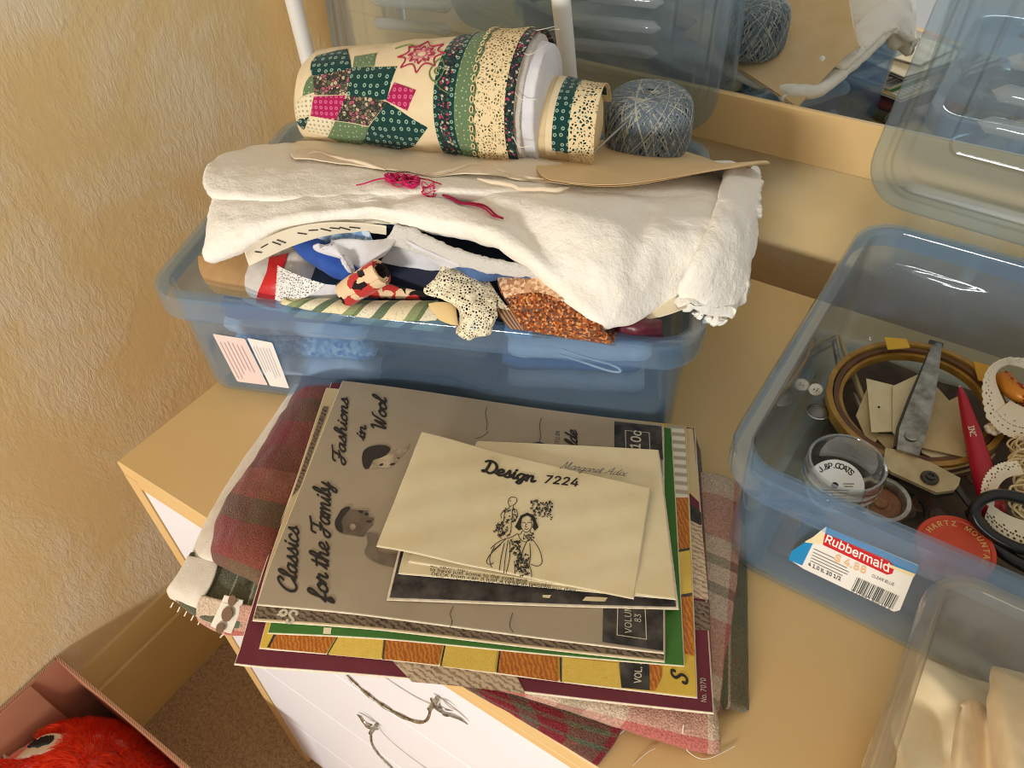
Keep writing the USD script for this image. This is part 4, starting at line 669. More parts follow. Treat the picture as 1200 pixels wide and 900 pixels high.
marks = [tube([V[4, j]+n0[4, j]*.0006, V[4+d, min(j+3, 49)]+n0[4+d, min(j+3, 49)]*.0006], .0005, 4) for j, d in ((4, 4), (7, 0), (12, 5), (14, 5), (22, 3), (26, 1), (30, 4), (33, 2), (36, 4), (39, 1))]
part(pp, 'lettering', cat_meshes(marks), ink, kind='stuff')
clip_wire = plain('white_wire', (238, 240, 244), .3)
single('safety_pin', 'large white wire clip pressed against the inside of the front wall on the right', 'clip', tube([inb(.125, -.146, .093), inb(.150, -.1445, .084), inb(.172, -.1435, .077), inb(.176, -.143, .072), inb(.171, -.1435, .071), inb(.148, -.1445, .078), inb(.123, -.146, .087)], .0011, 8, 60), clip_wire, True)
# ------------------------------------------------------------------ batting
bt = thing('batting', 'thick folded white cotton batting spread over the top of the heaped bin', 'batting', at(560, 280, .18))
low = [[(300, 196, .150), (335, 190, .152), (400, 184, .154), (470, 180, .156), (560, 180, .156), (650, 178, .156), (725, 178, .138), (770, 182, .134), (830, 188, .134), (880, 194, .142)],
       [(272, 216, .170), (322, 214, .174), (395, 210, .180), (470, 208, .184), (560, 208, .186), (650, 210, .184), (725, 212, .176), (770, 216, .170), (832, 220, .166), (884, 222, .160)],
       [(250, 238, .182), (308, 236, .190), (390, 231, .197), (470, 229, .201), (560, 232, .205), (650, 240, .206), (730, 250, .201), (780, 256, .195), (835, 256, .186), (882, 250, .172)],
       [(242, 272, .174), (300, 266, .184), (385, 256, .192), (465, 250, .197), (565, 266, .203), (655, 298, .196), (725, 325, .182), (785, 305, .178), (835, 310, .168), (870, 295, .150)],
       [(240, 300, .160), (292, 292, .165), (370, 270, .176), (450, 264, .183), (565, 290, .186), (650, 336, .173), (725, 378, .152), (795, 340, .150), (845, 350, .138), (860, 338, .134)]]
def near_line(V, pts, w):
    L_ = LineString([tuple(at(*p)[:2]) for p in pts]); d = shapely.distance(L_, shapely.points(V[..., 0], V[..., 1])); return np.exp(-(d/w)**2)
VL = pnet(low, 90, 130)
VL[..., 2] += -.010*near_line(VL, [(540, 232, .2), (610, 262, .2), (668, 316, .19), (704, 352, .17)], .012)+.005*near_line(VL, [(664, 262, .2), (720, 286, .19)], .018)+.004*near_line(VL, [(300, 285, .17), (440, 258, .19), (580, 292, .19)], .008)-.005*near_line(VL, [(760, 236, .2), (742, 320, .18)], .008)-.004*near_line(VL, [(420, 236, .2), (560, 222, .2)], .007)
VL = rough_up(VL, .0034, 40, 21); ms, uv = slab(VL, .014, flip=normals_grid(VL)[..., 2].mean() < 0, k=6); part(bt, 'layer', ms, batting_mat, True, 'lower layer with a drooping front corner')
upl = [[(290, 172, .170), (335, 168, .172), (420, 168, .173), (520, 174, .174), (620, 180, .174), (720, 186, .158), (850, 192, .128)],
       [(247, 192, .186), (326, 196, .190), (410, 194, .193), (515, 198, .195), (620, 202, .195), (720, 206, .184), (850, 212, .152)],
       [(248, 222, .188), (326, 229, .194), (400, 226, .199), (490, 221, .202), (590, 222, .2025), (710, 222, .195), (850, 226, .168)]]
VU = rough_up(pnet(upl, 50, 100), .0022, 45, 22); ms, uv = slab(VU, .010, flip=normals_grid(VU)[..., 2].mean() < 0, k=6); part(bt, 'layer', ms, batting_mat, True, 'upper layer with a rounded left end')
fl = [[(858, 190, .158), (874, 196, .158), (889, 203, .156)], [(850, 220, .186), (868, 218, .180), (888, 216, .170)], [(842, 250, .1935), (866, 248, .188), (888, 242, .174)], [(822, 300, .1835), (856, 302, .174), (886, 290, .157)], [(801, 338, .162), (832, 352, .150), (868, 350, .137)], [(800, 350, .150), (826, 366, .136), (852, 370, .128)]]
VF = rough_up(pnet(fl, 60, 34), .0022, 60, 23); ms, uv = slab(VF, .009, flip=normals_grid(VF)[..., 2].mean() < 0, k=6); part(bt, 'layer', ms, batting_mat, True, 'overlapping right end with a torn edge')
rnd = random.Random(9); tufts = []
for k in range(30):
    a = VF[rnd.randrange(1, 28), rnd.choice([32, 33])] if k % 2 else VF[rnd.choice([57, 58, 59]), rnd.randrange(2, 32)]
    b = trimesh.creation.icosphere(2, rnd.uniform(.0026, .0052)); b.apply_scale([1, .8, .8]); b.apply_translation(a+[rnd.uniform(-.001, .001), 0, -.004]); v = b.vertices+(meshkit.fbm(b.vertices*260, 3, k)-.5)[:, None]*.0055; tufts.append((v, b.faces))
part(bt, 'tufts', cat_meshes(tufts), batting_mat, True, kind='stuff')
top_z = heightfield(VL, VU, VF); up_z = heightfield(VU)
def rest(p, eps):
    p = np.array(p, float); z = np.fmax(top_z(p[..., 0], p[..., 1]), np.nan_to_num(up_z(p[..., 0], p[..., 1]), nan=-9)); p[..., 2] = np.where(np.isnan(z), p[..., 2], z+eps); return p
# ------------------------------------------------------------------ muslin, envelope and thread on the batting
def lay(rows, eps, nu=30, nv=60, amp=.0008, sc=60, seed=0, wave=None):
    V = pnet(rows, nu, nv); V = np.where(np.isnan(V), 0, V); z0 = V[..., 2].copy(); V = rest(V, eps)
    if wave is not None: V[..., 2] += wave(*np.meshgrid(np.linspace(0, 1, nu), np.linspace(0, 1, nv), indexing='ij'))
    return rough_up(V, amp, sc, seed)
mu = thing('muslin_cloth', 'thin beige muslin cloth with rolled hems lying on the batting in front of the quilt', 'cloth', at(500, 195, .21))
V = lay([[(350, 172, .174), (430, 172, .176), (520, 178, .178), (590, 184, .178), (652, 190, .176)], [(342, 180, .184), (410, 186, .188), (500, 192, .190), (590, 197, .190), (662, 206, .188)], [(346, 188, .190), (420, 198, .194), (500, 206, .198), (580, 212, .198), (668, 222, .196)]], .003, 36, 90, .0010, 45, 31, lambda u, v: .0022*np.sin(16*v+3*u)*u*np.exp(-((v-.72)/.25)**2)+.0016*np.exp(-((v-.05)/.08)**2))
ms, uv = slab(V, .0012, flip=normals_grid(V)[..., 2].mean() < 0); part(mu, 'sheet', ms, muslin, True, None, uv)
for row in ([(342, 183, .186), (352, 178, .184), (366, 178, .184), (380, 181, .187), (398, 186, .190)], [(358, 186, .190), (372, 183, .188), (386, 186, .190), (405, 190, .193), (452, 202, .198)], [(560, 214, .200), (590, 220, .202), (630, 226, .202), (652, 229, .201), (667, 224, .199)], [(500, 205, .200), (530, 203, .199), (556, 196, .195), (590, 206, .199), (640, 216, .199)]):
    P = rest(spline([at(*q) for q in row], 40), .0036); part(mu, 'hem', tube(P, np.interp(np.linspace(0, 1, 40), [0, .15, .85, 1], [.0006, .0019, .0019, .0006]), 8), muslin, True)
env_mat = plain('envelope_paper', (228, 198, 150), .7, var=(220, 188, 138), vscale=30)
ev = thing('paper_envelope', 'brown paper envelope lying on the batting beneath the blue thread ball', 'envelope', at(740, 205, .16))
for k, dz in ((0, .0), (1, .0022)):
    V = net([[(.185, .480, .146+dz), (.230, .500, .143+dz), (.280, .525, .138+dz), (.325, .540, .129+dz), (.362, .550, .119+dz)], [at(628, 187, .186+dz), at(690, 190, .182+dz), at(756, 194, .178+dz), at(822, 193, .172+dz), at(890, 189, .164+dz)], [at(642+k*3, 212-k*1.5, .2055+dz), at(690, 217-k*1.5, .2050+dz), at(744, 216-k*2, .2015+dz), at(812, 204-k, .190+dz), at(902, 192-k, .170+dz)]], 30, 60)
    ms, uv = slab(V, .0007, flip=normals_grid(V)[..., 2].mean() < 0, k=1); part(ev, 'sheet', ms, env_mat, True)
pink = plain('magenta_thread', (206, 24, 96), .7); red_thread = plain('crimson_thread', (170, 20, 66), .7)
pt = thing('pink_thread', 'tangle of bright pink embroidery thread on the front fold of the batting', 'thread', at(480, 220, .21))
rnd = random.Random(4); c0, cs = at(470, 214, .214), []
for cpx, n, rr_ in (((460, 213), 12, .0060), ((482, 217), 16, .0076), ((502, 227), 4, .0062), ((470, 216), 6, .0088)):
    c0 = at(*cpx, .200)
    for k in range(n):
        ph = rnd.uniform(0, 6.28); el = rnd.uniform(.5, 1); pts = []
        for j in range(7):
            a = ph+j*2*np.pi/7; pts.append([c0[0]+rr_*math.cos(a)*rnd.uniform(.7, 1.15), c0[1]+rr_*el*math.sin(a)*rnd.uniform(.7, 1.15), 0])
        P = rest(spline(pts, 60, True), .0012+.0042*rnd.random()); P[:, 2] += .0016*np.sin(np.linspace(0, 12.56, 60)+ph); cs.append(tube(P[:-1], .00042, 5, closed=True))
part(pt, 'tangle', cat_meshes(cs), pink, True, kind='stuff')
for row, m, r in (([(418, 220, .2), (436, 217, .2), (452, 213, .2), (470, 212, .2)], pink, .0006), ([(488, 212, .2), (500, 214, .2), (510, 220, .2), (518, 224, .2)], red_thread, .0006), ([(518, 224, .203), (534, 226, .203), (552, 230, .203), (570, 237, .203), (580, 246, .203), (589, 253, .203)], red_thread, .0009), ([(520, 226, .203), (536, 229, .203), (553, 232, .203), (570, 240, .203), (578, 248, .203), (588, 252, .203)], pink, .0008)):
    part(pt, 'strand', tube(rest(spline([at(*q) for q in row], 40), .0026), r, 6), m, True)
# ------------------------------------------------------------------ rolled patchwork quilt
QK, QZ = 1.085, .1640
def shifted(p, z0, z1):                            # the same line of sight, lower down
    p = np.array([p[0], p[1], z0]); d = p-CAM; q = CAM+d*(z1-CAM[2])/d[2]; return np.array([q[0], q[1], 0])
QL, QR = shifted((.014, .280), .236, .206), shifted((.230, .342), .251, .222); qa = (QR-QL)/np.linalg.norm(QR-QL); qf = np.array([qa[1], -qa[0], 0]); UPV = np.array([0, 0, 1.])
def q_r(s): return np.interp(s, [.095, .102, .115, .14, .18, .35, .6, 1, 1.2], [.001*QK, .02*QK, .031*QK, .0365*QK, .0400*QK, .043*QK, .048*QK, .0545*QK, .0555*QK])
def q_s(s, th, off=0.0):
    s, th = np.asarray(s, float), np.asarray(th, float); r = q_r(s); c = QL+(QR-QL)*s[..., None]+UPV*(QZ+np.maximum(r, .016)*.97)[..., None]
    wob = 1+.012*np.sin(9*s+2*th)+.010*np.sin(23*s-3*th)+.006*np.sin(5*th+40*s)
    r = r*wob+off
    return c+r[..., None]*(np.cos(th)[..., None]*UPV+np.sin(th)[..., None]*qf)
def q_patch(poly, off, th=.0009, cell=.05, seam=0.0):
    """A sewn piece: a polygon in (s, angle) laid on the roll as its own thin padded layer."""
    g0 = Polygon(poly).buffer(0) if not hasattr(poly, 'geom_type') else poly
    vs, fs, uvs, n = [], [], [], 0
    x0, y0, x1, y1 = g0.bounds
    for i in range(int(math.floor(x0/cell)), int(x1/cell)+1):
        for j in range(int(math.floor(y0/(cell*5))), int(y1/(cell*5))+1):
            c = g0.intersection(sbox(i*cell, j*cell*5, (i+1)*cell, (j+1)*cell*5))
            for g in getattr(c, 'geoms', [c]):
                if g.geom_type != 'Polygon' or g.area < 1e-8: continue
                v, f = trimesh.creation.triangulate_polygon(g, engine='earcut')
                if len(f): vs.append(v); fs.append(f+n); n += len(v)
    v, f = np.vstack(vs), np.vstack(fs)
    key = np.round(v, 6); _, first, inv = np.unique(key, axis=0, return_index=True, return_inverse=True); v = v[first]; f = inv.ravel()[f]
    f = f[(f[:, 0] != f[:, 1]) & (f[:, 1] != f[:, 2]) & (f[:, 0] != f[:, 2])]
    ar = (v[f[:, 1], 0]-v[f[:, 0], 0])*(v[f[:, 2], 1]-v[f[:, 0], 1])-(v[f[:, 1], 1]-v[f[:, 0], 1])*(v[f[:, 2], 0]-v[f[:, 0], 0]); f = np.where((ar < 0)[:, None], f[:, ::-1], f)
    b = g0.boundary; d = np.array([b.distance(Point(p)) for p in v*[1, 1]]); puff = off+th*np.clip(d/.02, 0, 1)**.5
    T, B = q_s(v[:, 0], v[:, 1], puff+.0003), q_s(v[:, 0], v[:, 1], off-.0012)
    e = np.sort(np.vstack([f[:, [0, 1]], f[:, [1, 2]], f[:, [2, 0]]]), 1); _, k, cnt = np.unique(e, axis=0, return_index=True, return_counts=True); ee = np.vstack([f[:, [0, 1]], f[:, [1, 2]], f[:, [2, 0]]])[k[cnt == 1]]
    m = len(v); F_ = np.vstack([f, f[:, ::-1]+m, np.column_stack([ee[:, 1], ee[:, 0], ee[:, 0]+m]), np.column_stack([ee[:, 1], ee[:, 0]+m, ee[:, 1]+m])])
    t = T[f[0]]; cen = q_s(np.array([v[:, 0].mean()]), np.array([v[:, 1].mean()]), -.02)[0]
    if np.cross(t[1]-t[0], t[2]-t[0])@(t[0]-cen) < 0: F_ = F_[:, ::-1]
    uv = np.column_stack([v[:, 0]*.225, v[:, 1]*.045]); return (np.vstack([T, B]), F_), np.vstack([uv, uv])
qcream = plain('quilt_cream', (234, 216, 178), .9, var=(226, 204, 164), vscale=40, bump=(140, .3, .0015), sheen=.2)
q_dark = dotted('quilt_dark_green', (20, 62, 58), (150, 180, 160), 150.0, .10, .22, .35); q_crim = dotted('quilt_crimson', (172, 30, 84), (214, 110, 150), 200.0, .12, .28, .05); q_sage = dotted('quilt_sage', (104, 128, 92), (196, 200, 156), 190.0, 0, .10, .6); q_dot = dotted('quilt_cream_dots', (232, 220, 188), (140, 140, 110), 220.0, .06, .2, .1)
q_floral = calico('quilt_floral', [(64, 70, 60), (150, 128, 104), (176, 96, 112), (96, 100, 78), (196, 176, 146), (70, 62, 60)], 300.0, (44, 46, 44)); q_border = calico('quilt_border_floral', [(30, 48, 50), (40, 60, 60), (176, 70, 96), (190, 180, 160), (30, 48, 50), (60, 90, 76)], 420.0, (26, 40, 42))
q_ecru_lace = lace('crochet_lace', (232, 212, 168), 330.0, .18)
qt = thing('quilt_roll', 'rolled patchwork quilt end with green and crimson patches and wide crochet lace', 'quilt', (QL+QR)/2+UPV*QZ)
s_, t_ = np.meshgrid(np.concatenate([np.linspace(.095, .18, 22), np.linspace(.195, 1.03, 60)]), np.linspace(-np.pi, np.pi, 97)[:-1], indexing='ij')
Vq = q_s(s_, t_); nq, mq = Vq.shape[:2]
def wrap(V, cap0=True, cap1=True):
    n, m = V.shape[:2]; i, j = np.meshgrid(np.arange(n-1), np.arange(m), indexing='ij'); k = (j+1) % m; f = tri(np.stack([i*m+j, (i+1)*m+j, (i+1)*m+k, i*m+k], -1).reshape(-1, 4)); v = V.reshape(-1, 3)
    for e, on in ((0, cap0), (n-1, cap1)):
        if on:
            c = len(v); v = np.vstack([v, V[e].mean(0)]); a = e*m+np.arange(m); b = e*m+(np.arange(m)+1) % m; f = np.vstack([f, np.column_stack([np.full(m, c), a, b] if e == 0 else [np.full(m, c), b, a])])
    t = trimesh.Trimesh(v, f, process=False)
    if t.volume < 0: f = f[:, ::-1]
    return v, f
part(qt, 'quilt_body', wrap(Vq), qcream, 50)
PT = dict(a=[(.206, .584), (.198, .39), (.206, .18), (.285, .02), (.325, .03), (.366, .40), (.38, .573), (.295, .651), (.222, .709)], b=[(.19, .997), (.199, .842), (.215, .694), (.229, .768), (.237, 1.045), (.188, 1.122)], c=[(.227, .724), (.296, .657), (.381, .579), (.386, .98), (.369, 1.081), (.241, 1.099)],
    d=[(.238, 1.126), (.372, 1.094), (.369, 1.183), (.324, 1.571), (.214, 1.526)], e=[(.13, 1.25), (.182, 1.136), (.236, 1.105), (.209, 1.528), (.125, 1.571)], f=[(.115, 1.623), (.203, 1.554), (.189, 1.696), (.159, 1.88), (.11, 1.85)], g=[(.198, 1.594), (.319, 1.544), (.257, 2.06), (.165, 1.95)],
    h=[(.372, 1.106), (.466, 1.103), (.551, 1.206), (.462, 1.636), (.317, 1.574), (.348, 1.394)], i=[(.32, 1.597), (.461, 1.666), (.401, 2.15), (.301, 2.15), (.259, 2.041)], j=[(.382, .573), (.571, .601), (.549, 1.179), (.379, 1.091)], k=[(.573, .886), (.663, 1.007), (.63, 1.331), (.547, 1.179)],
    l=[(.551, 1.206), (.704, 1.601), (.628, 2.03), (.545, 2.2), (.409, 2.1), (.465, 1.647)], m=[(.376, .30), (.465, .25), (.476, .562), (.387, .563)])
for key, m_ in (('a', q_dark), ('b', q_sage), ('c', q_floral), ('d', q_crim), ('e', q_dot), ('f', q_dark), ('g', q_dot), ('h', q_floral), ('i', q_sage), ('j', q_dark), ('k', q_crim), ('l', q_dark), ('m', q_sage)):
    ms, uv = q_patch(PT[key], .0004); part(qt, 'patch', ms, m_, True, None, uv)
for a, b, m_, o_, nm in ((.735, .752, q_dark, .0010, 'border'), (.752, .795, q_border, .0009, 'border'), (.795, .812, q_dark, .0010, 'border'), (.812, 1.0, q_sage, .0008, 'border'), (.995, 1.03, q_border, .0012, 'border')):
    s0 = np.linspace(a, b, 6); tt = np.linspace(-1.5, 2.6, 90); S_, T_ = np.meshgrid(s0, tt, indexing='ij'); bow = .03*(np.cos((T_-1.1)*1.1)-1); V = q_s(S_-bow*.6, T_, o_); uv_ = np.stack([S_*.225, T_*.045], -1); ms, uv = slab(V, .0015, flip=True, k=1)
    if ((normals_grid(V))*(V-q_s(S_, T_, -.02))).sum(-1).mean() > 0: ms, uv = slab(V, .0015, k=1)
    part(qt, nm, ms, m_, True, None, uv)
tt = np.linspace(-1.5, 2.6, 260); sc = .885+.010*np.abs(np.sin(tt*11)); S_ = np.stack([sc+(1.0-sc)*k for k in np.linspace(0, 1, 16)]); T_ = np.repeat(tt[None], 16, 0); V = q_s(S_+.012*(1-np.cos((T_-1.1)*1.1)), T_, .0024); fl_ = ((normals_grid(V))*(V-q_s(S_, T_, -.02))).sum(-1).mean() < 0
ms, uv = slab(V, .0009, flip=fl_, k=1); part(qt, 'lace_band', ms, q_ecru_lace, True, 'wide ecru crochet lace')
part(qt, 'lace_picot', cat_meshes([tube(q_s(np.array([.880+.006*math.cos(a)+.0 for a in np.linspace(0, 6.28, 8)[:-1]])+.0, t0+.05*np.sin(np.linspace(0, 6.28, 8)[:-1]), .003), .0006, 5, closed=True) for t0 in np.arange(-1.4, 2.5, .14)]), plain('ecru_thread', (228, 208, 160), .9), True, kind='stuff')
# embroidered flower and leaf
floss = plain('rose_floss', (176, 40, 78), .7); floss_l = plain('pink_floss', (214, 120, 140), .7); floss_g = plain('green_floss', (112, 134, 72), .7)
def emb(cs, ct, pts, closed=False, r=.0006): P = np.array(pts, float); return tube(q_s(cs+P[:, 0]/.225, ct+P[:, 1]/.049, .0008), r, 5, closed=closed)
fc = (.655, .40)
star = [((.0215 if k % 2 == 0 else .014)*math.cos(a)*(1.0), (.0165 if k % 2 == 0 else .010)*math.sin(a)) for k, a in enumerate(np.linspace(0, 2*np.pi, 17)[:-1])]
part(qt, 'embroidery', emb(*fc, spline(star, 90, True)[:-1], True), floss, True); part(qt, 'embroidery', emb(*fc, spline([(x*.55, y*.55) for x, y in star[1:]+star[:1]], 80, True)[:-1], True), floss, True)
part(qt, 'embroidery', emb(*fc, [(.0045*math.cos(a), .0035*math.sin(a)) for a in np.linspace(0, 6.28, 16)[:-1]], True), floss_l, True)
for k in range(8): a = k*np.pi/4+.3; part(qt, 'embroidery', emb(*fc, [(.005*math.cos(a), .004*math.sin(a)), (.0085*math.cos(a+.15), .0065*math.sin(a+.15)), (.012*math.cos(a), .0085*math.sin(a))]), floss_l, True)
part(qt, 'embroidery', emb(.735, .70, spline([(0, -.009), (.005, -.004), (.005, .004), (0, .009), (-.006, .003), (-.004, -.004)], 50, True)[:-1], True), floss_g, True); part(qt, 'embroidery', emb(.735, .72, [(.002*math.cos(a), .0022*math.sin(a)) for a in np.linspace(0, 6.28, 14)[:-1]], True), floss_g, True)
part(qt, 'embroidery', emb(.735, .70, spline([(0, .009), (.004, .013), (.012, .017)], 16)), floss_g, True); part(qt, 'embroidery', emb(.62, .15, spline([(-.02, 0), (-.008, -.003), (0, .002), (.006, -.002)], 20)), floss_g, True)
# layers at the open right end: batting, then the inner turn of the roll with its lace
def inner(s0, s1, r0, r1, dz, n=26, seed=0, amp=.0015):
    S_, T_ = np.meshgrid(np.linspace(s0, s1, n), np.linspace(-np.pi, np.pi, 73)[:-1], indexing='ij'); k = (S_-s0)/(s1-s0); r0, r1, dz = r0*QK, r1*QK, dz*QK; r = r0+(r1-r0)*k+.0016*np.sin(3*T_+5*k+seed)-.5*r0*np.clip((k-.9)/.1, 0, 1)**2
    c = QL+(QR-QL)*S_[..., None]+UPV*(QZ+dz); V = c+r[..., None]*(np.cos(T_)[..., None]*UPV+np.sin(T_)[..., None]*qf); return V+(meshkit.fbm(V*90, 3, seed)-.5)[..., None]*amp*2*(V-c)/np.maximum(r[..., None], 1e-6)
part(qt, 'wadding', wrap(inner(.98, 1.105, .0495, .0465, .0530, seed=1, amp=.002)), white_flannel, True, 'white wadding layer')
part(qt, 'wadding_edge', wrap(inner(.985, 1.060, .0520, .0505, .0535, seed=5, amp=.0025)), plain('grey_wadding', (206, 200, 190), .95, bump=(300, .8, .002)), True)
part(qt, 'inner_roll', wrap(inner(1.0, 1.285, .0365, .0335, .0375, seed=2, amp=.001)), plain('ecru_lining', (220, 198, 152), .9), True)
for s0, s1, m_, dr_, a0, a1 in ((1.125, 1.160, qcream, .0012, -1.2, 1.9), (1.150, 1.280, q_dark, .0018, -1.2, 1.75), (1.190, 1.212, q_border, .0016, -1.2, 1.8), (1.207, 1.295, q_ecru_lace, .0020, -1.4, 2.6)):
    S_, T_ = np.meshgrid(np.linspace(s0, s1, 8), np.linspace(a0, a1, 60), indexing='ij'); k = (S_-1.0)/.315; r = (.0365-.003*k)*QK+.0016*np.sin(3*T_+5*k+2)+dr_; c = QL+(QR-QL)*S_[..., None]+UPV*(QZ+.0375*QK); V = c+r[..., None]*(np.cos(T_)[..., None]*UPV+np.sin(T_)[..., None]*qf)
    ms, uv = slab(V, .001, flip=((normals_grid(V))*(V-c)).sum(-1).mean() < 0, k=1); part(qt, 'inner_band', ms, m_, True, None, uv)
rnd = random.Random(11); part(qt, 'loose_threads', cat_meshes([tube([q_s(np.array([1.03]), np.array([t0]), 0)[0], q_s(np.array([1.06]), np.array([t0+.1]), rnd.uniform(0, .006))[0], q_s(np.array([1.08+rnd.uniform(0, .03)]), np.array([t0+rnd.uniform(-.2, .2)]), rnd.uniform(-.004, .010))[0]], .0003, 4, 10) for t0 in np.linspace(-.8, 1.6, 5)]), thread, kind='stuff')
# ------------------------------------------------------------------ ball of crochet cotton with a steel hook
z0 = .1455; bb_ = np.array([.276, .494, z0])
ball = thing('thread_ball', 'ball of grey blue crochet cotton standing on the brown envelope before the mirror', 'thread', bb_)
BHt, BRd = .064, .0415
def ball_r(h): return BRd*(np.interp(h, [0, .03, .12, .35, .6, .8, .92, 1], [.70, .86, .95, 1.0, .99, .93, .80, .45]))
hh = np.concatenate([[0], np.linspace(0, 1, 30), [1]]); pr_ = [(0, 0)]+[(BRd*max(1-abs(2*h-1)**4.2, 0)**(1/4.2)*.955, (h-.5)*BHt*.96+BHt/2) for h in np.linspace(0.02, .98, 40)]+[(0, BHt*.975)]
b_v, b_f = lathe(pr_, 48); part(ball, 'core', (b_v+bb_, b_f), plain('cotton_core', (70, 88, 100), .9), 60)
strands = {0: [], 1: [], 2: []}; rnd = random.Random(2)
for k in range(230):
    el, az = math.radians(rnd.choice([rnd.uniform(8, 40), rnd.uniform(20, 38)])), rnd.uniform(0, 6.28); ax_ = np.array([math.cos(az)*math.cos(el), math.sin(az)*math.cos(el), math.sin(el)]); u_ = np.cross(ax_, [0, 0, 1]); u_ /= np.linalg.norm(u_); w_ = np.cross(ax_, u_)
    t = np.linspace(0, 2*np.pi, 46)[:-1]; dd = np.cos(t)[:, None]*u_+np.sin(t)[:, None]*w_+ax_*rnd.uniform(-.16, .16); e_ = 4.2; rr_ = ((np.hypot(dd[:, 0], dd[:, 1])/BRd)**e_+(np.abs(dd[:, 2])/(BHt/2))**e_)**(-1/e_)
    q = dd*(rr_+rnd.uniform(-.0006, .0006))[:, None]; q[:, 2] = np.maximum(q[:, 2]+BHt/2, .0008); strands[k % 3].append(tube(q+bb_, .00058, 4, closed=True))
for k, c in enumerate(((122, 136, 144), (96, 114, 126), (186, 184, 170))): part(ball, 'thread_wraps', cat_meshes(strands[k]), plain('cotton_wrap_%d' % k, c, .75, sheen=.3), True, kind='stuff')
steel = plain('polished_steel', (190, 186, 178), .25, metal=1.0)
h0, h1 = at(692, 182, .190), at(786, 95, .2065)
single('crochet_hook', 'thin steel crochet hook stuck through the ball of blue cotton', 'crochet hook', tube([h0+(h1-h0)*t+np.array([.30, -.35, .1])*0.0 for t in np.linspace(0, 1, 24)], np.interp(np.linspace(0, 1, 24), [0, .3, .8, .95, 1], [.0009, .0012, .0010, .0007, .0009]), 10), steel, True)
# ------------------------------------------------------------------ stickers on the bins
class Sticker(Page):
    """Flat label on a plane through p0 with normal n; corners as photographed."""
    def __init__(s, corners, p0, n):
        n = np.array(n, float)/np.linalg.norm(n); s.n = n; s.q = corners; s.P = [CAM+ray(*c)*((np.array(p0)-CAM)@n/(ray(*c)@n)) for c in corners]; s.uv = homog(corners); s.W = np.linalg.norm(s.P[1]-s.P[0]); s.H = np.linalg.norm(s.P[3]-s.P[0])
    def S(s, u, v):
        u, v = np.asarray(u, float)[..., None], np.asarray(v, float)[..., None]; return s.P[0]*(1-u)*(1-v)+s.P[1]*u*(1-v)+s.P[2]*u*v+s.P[3]*(1-u)*v
    def decal(s, polys, off=.0003, cell=.5):
        vs, fs, n = [], [], 0
        for p in polys if isinstance(polys, (list, tuple)) else [polys]:
            for g in getattr(p, 'geoms', [p]):
                if g.geom_type != 'Polygon' or g.area < 1e-9: continue
                v, f = trimesh.creation.triangulate_polygon(g, engine='earcut'); w = s.S(v[:, 0], v[:, 1])+s.n*off; t = w[f]; f = np.where(((np.cross(t[:, 1]-t[:, 0], t[:, 2]-t[:, 0])@s.n) < 0)[:, None], f[:, ::-1], f); vs.append(w); fs.append(f+n); n += len(w)
        return np.vstack(vs), np.vstack(fs)
sk_white = plain('sticker_white', (240, 236, 228), .5); sk_red = plain('sticker_red', (206, 30, 44), .4); sk_blue = plain('sticker_blue', (22, 140, 200), .4); sk_cream = plain('sticker_cream', (240, 222, 176), .5); sk_pink = plain('sticker_pink', (236, 214, 206), .5)
fy = BR[1, 3]-BB+.012; slope = .003/BH
st_ = thing('bin_sticker', 'red white and blue product sticker with a barcode on the bin of sewing tools', 'sticker', at_y(1000, 665, fy))
nrm = np.array([0, -1, -slope])
sp = Sticker([(968, 616), (1077, 663), (1054, 718), (927, 655)], (0, fy-.0008, BH), nrm)
part(st_, 'paper', sp.decal(sp.px([(968, 617), (1076, 662), (1055, 714), (1047, 717), (940, 667), (925, 656), (930, 645), (946, 633), (954, 628)]), .0001), sk_white)
part(st_, 'blue_flap', sp.decal(sp.px([(946, 633), (955, 634), (939, 662), (924, 656), (930, 644)]), .0003), sk_blue); part(st_, 'cream_corner', sp.decal(sp.px([(946, 632), (967, 621), (967, 634), (956, 634)]), .0003), sk_cream)
part(st_, 'blue_band', sp.decal(sp.px([(969, 617), (1077, 663), (1073, 672), (968, 624)]), .0004), sk_blue); part(st_, 'cream_band', sp.decal(sp.px([(1040, 657), (1074, 670), (1072, 673), (1040, 660)]), .0006), sk_cream)
part(st_, 'red_band', sp.decal(sp.px([(968, 623), (1040, 653), (1049, 661), (1046, 668), (1040, 669), (966, 635)]), .0005), sk_red)
part(st_, 'lettering', sp.decal(sp.lettering(block('Rubbermaid'), (967, 631), (1042, 666), (970, 623.5)), .0008), sk_white)
for q in ([(956, 640), (978, 650)], [(955, 644), (992, 661)], [(953.5, 647.5), (994, 666)], [(952, 651), (992, 669)], [(950.5, 654.5), (986, 671)]): part(st_, 'small_print', sp.decal(sp.lines([q], .0006, False), .0004), grey_ink)
part(st_, 'lettering', sp.decal(sp.lettering(block('4 1.0 lt. 20 1/2'), (946, 660.5), (983, 678), (948, 656)), .0006), ink); part(st_, 'price_print', sp.decal(sp.lettering(block('$ 4.88'), (977, 652), (1014, 668), (980, 645)), .0006), plain('orange_print', (240, 196, 150), .6))
part(st_, 'lettering', sp.decal(sp.lettering(block('CLEAR BLUE', False), (1021, 671), (1048, 682), (1022.5, 668)), .0006), grey_ink)
rnd = random.Random(3); x = 0.0; bars = []
while x < 1:
    w = rnd.choice([.010, .016, .026]); a, b = np.array([1004+x*51, 672+x*22.5]), np.array([1004+(x+w)*51, 672+(x+w)*22.5]); d = np.array([-9.2, 17.5]); bars.append(sp.px([a, b, b+d, a+d])); x += w+rnd.choice([.012, .018, .026])
part(st_, 'barcode', sp.decal(bars, .0006), ink, kind='stuff')
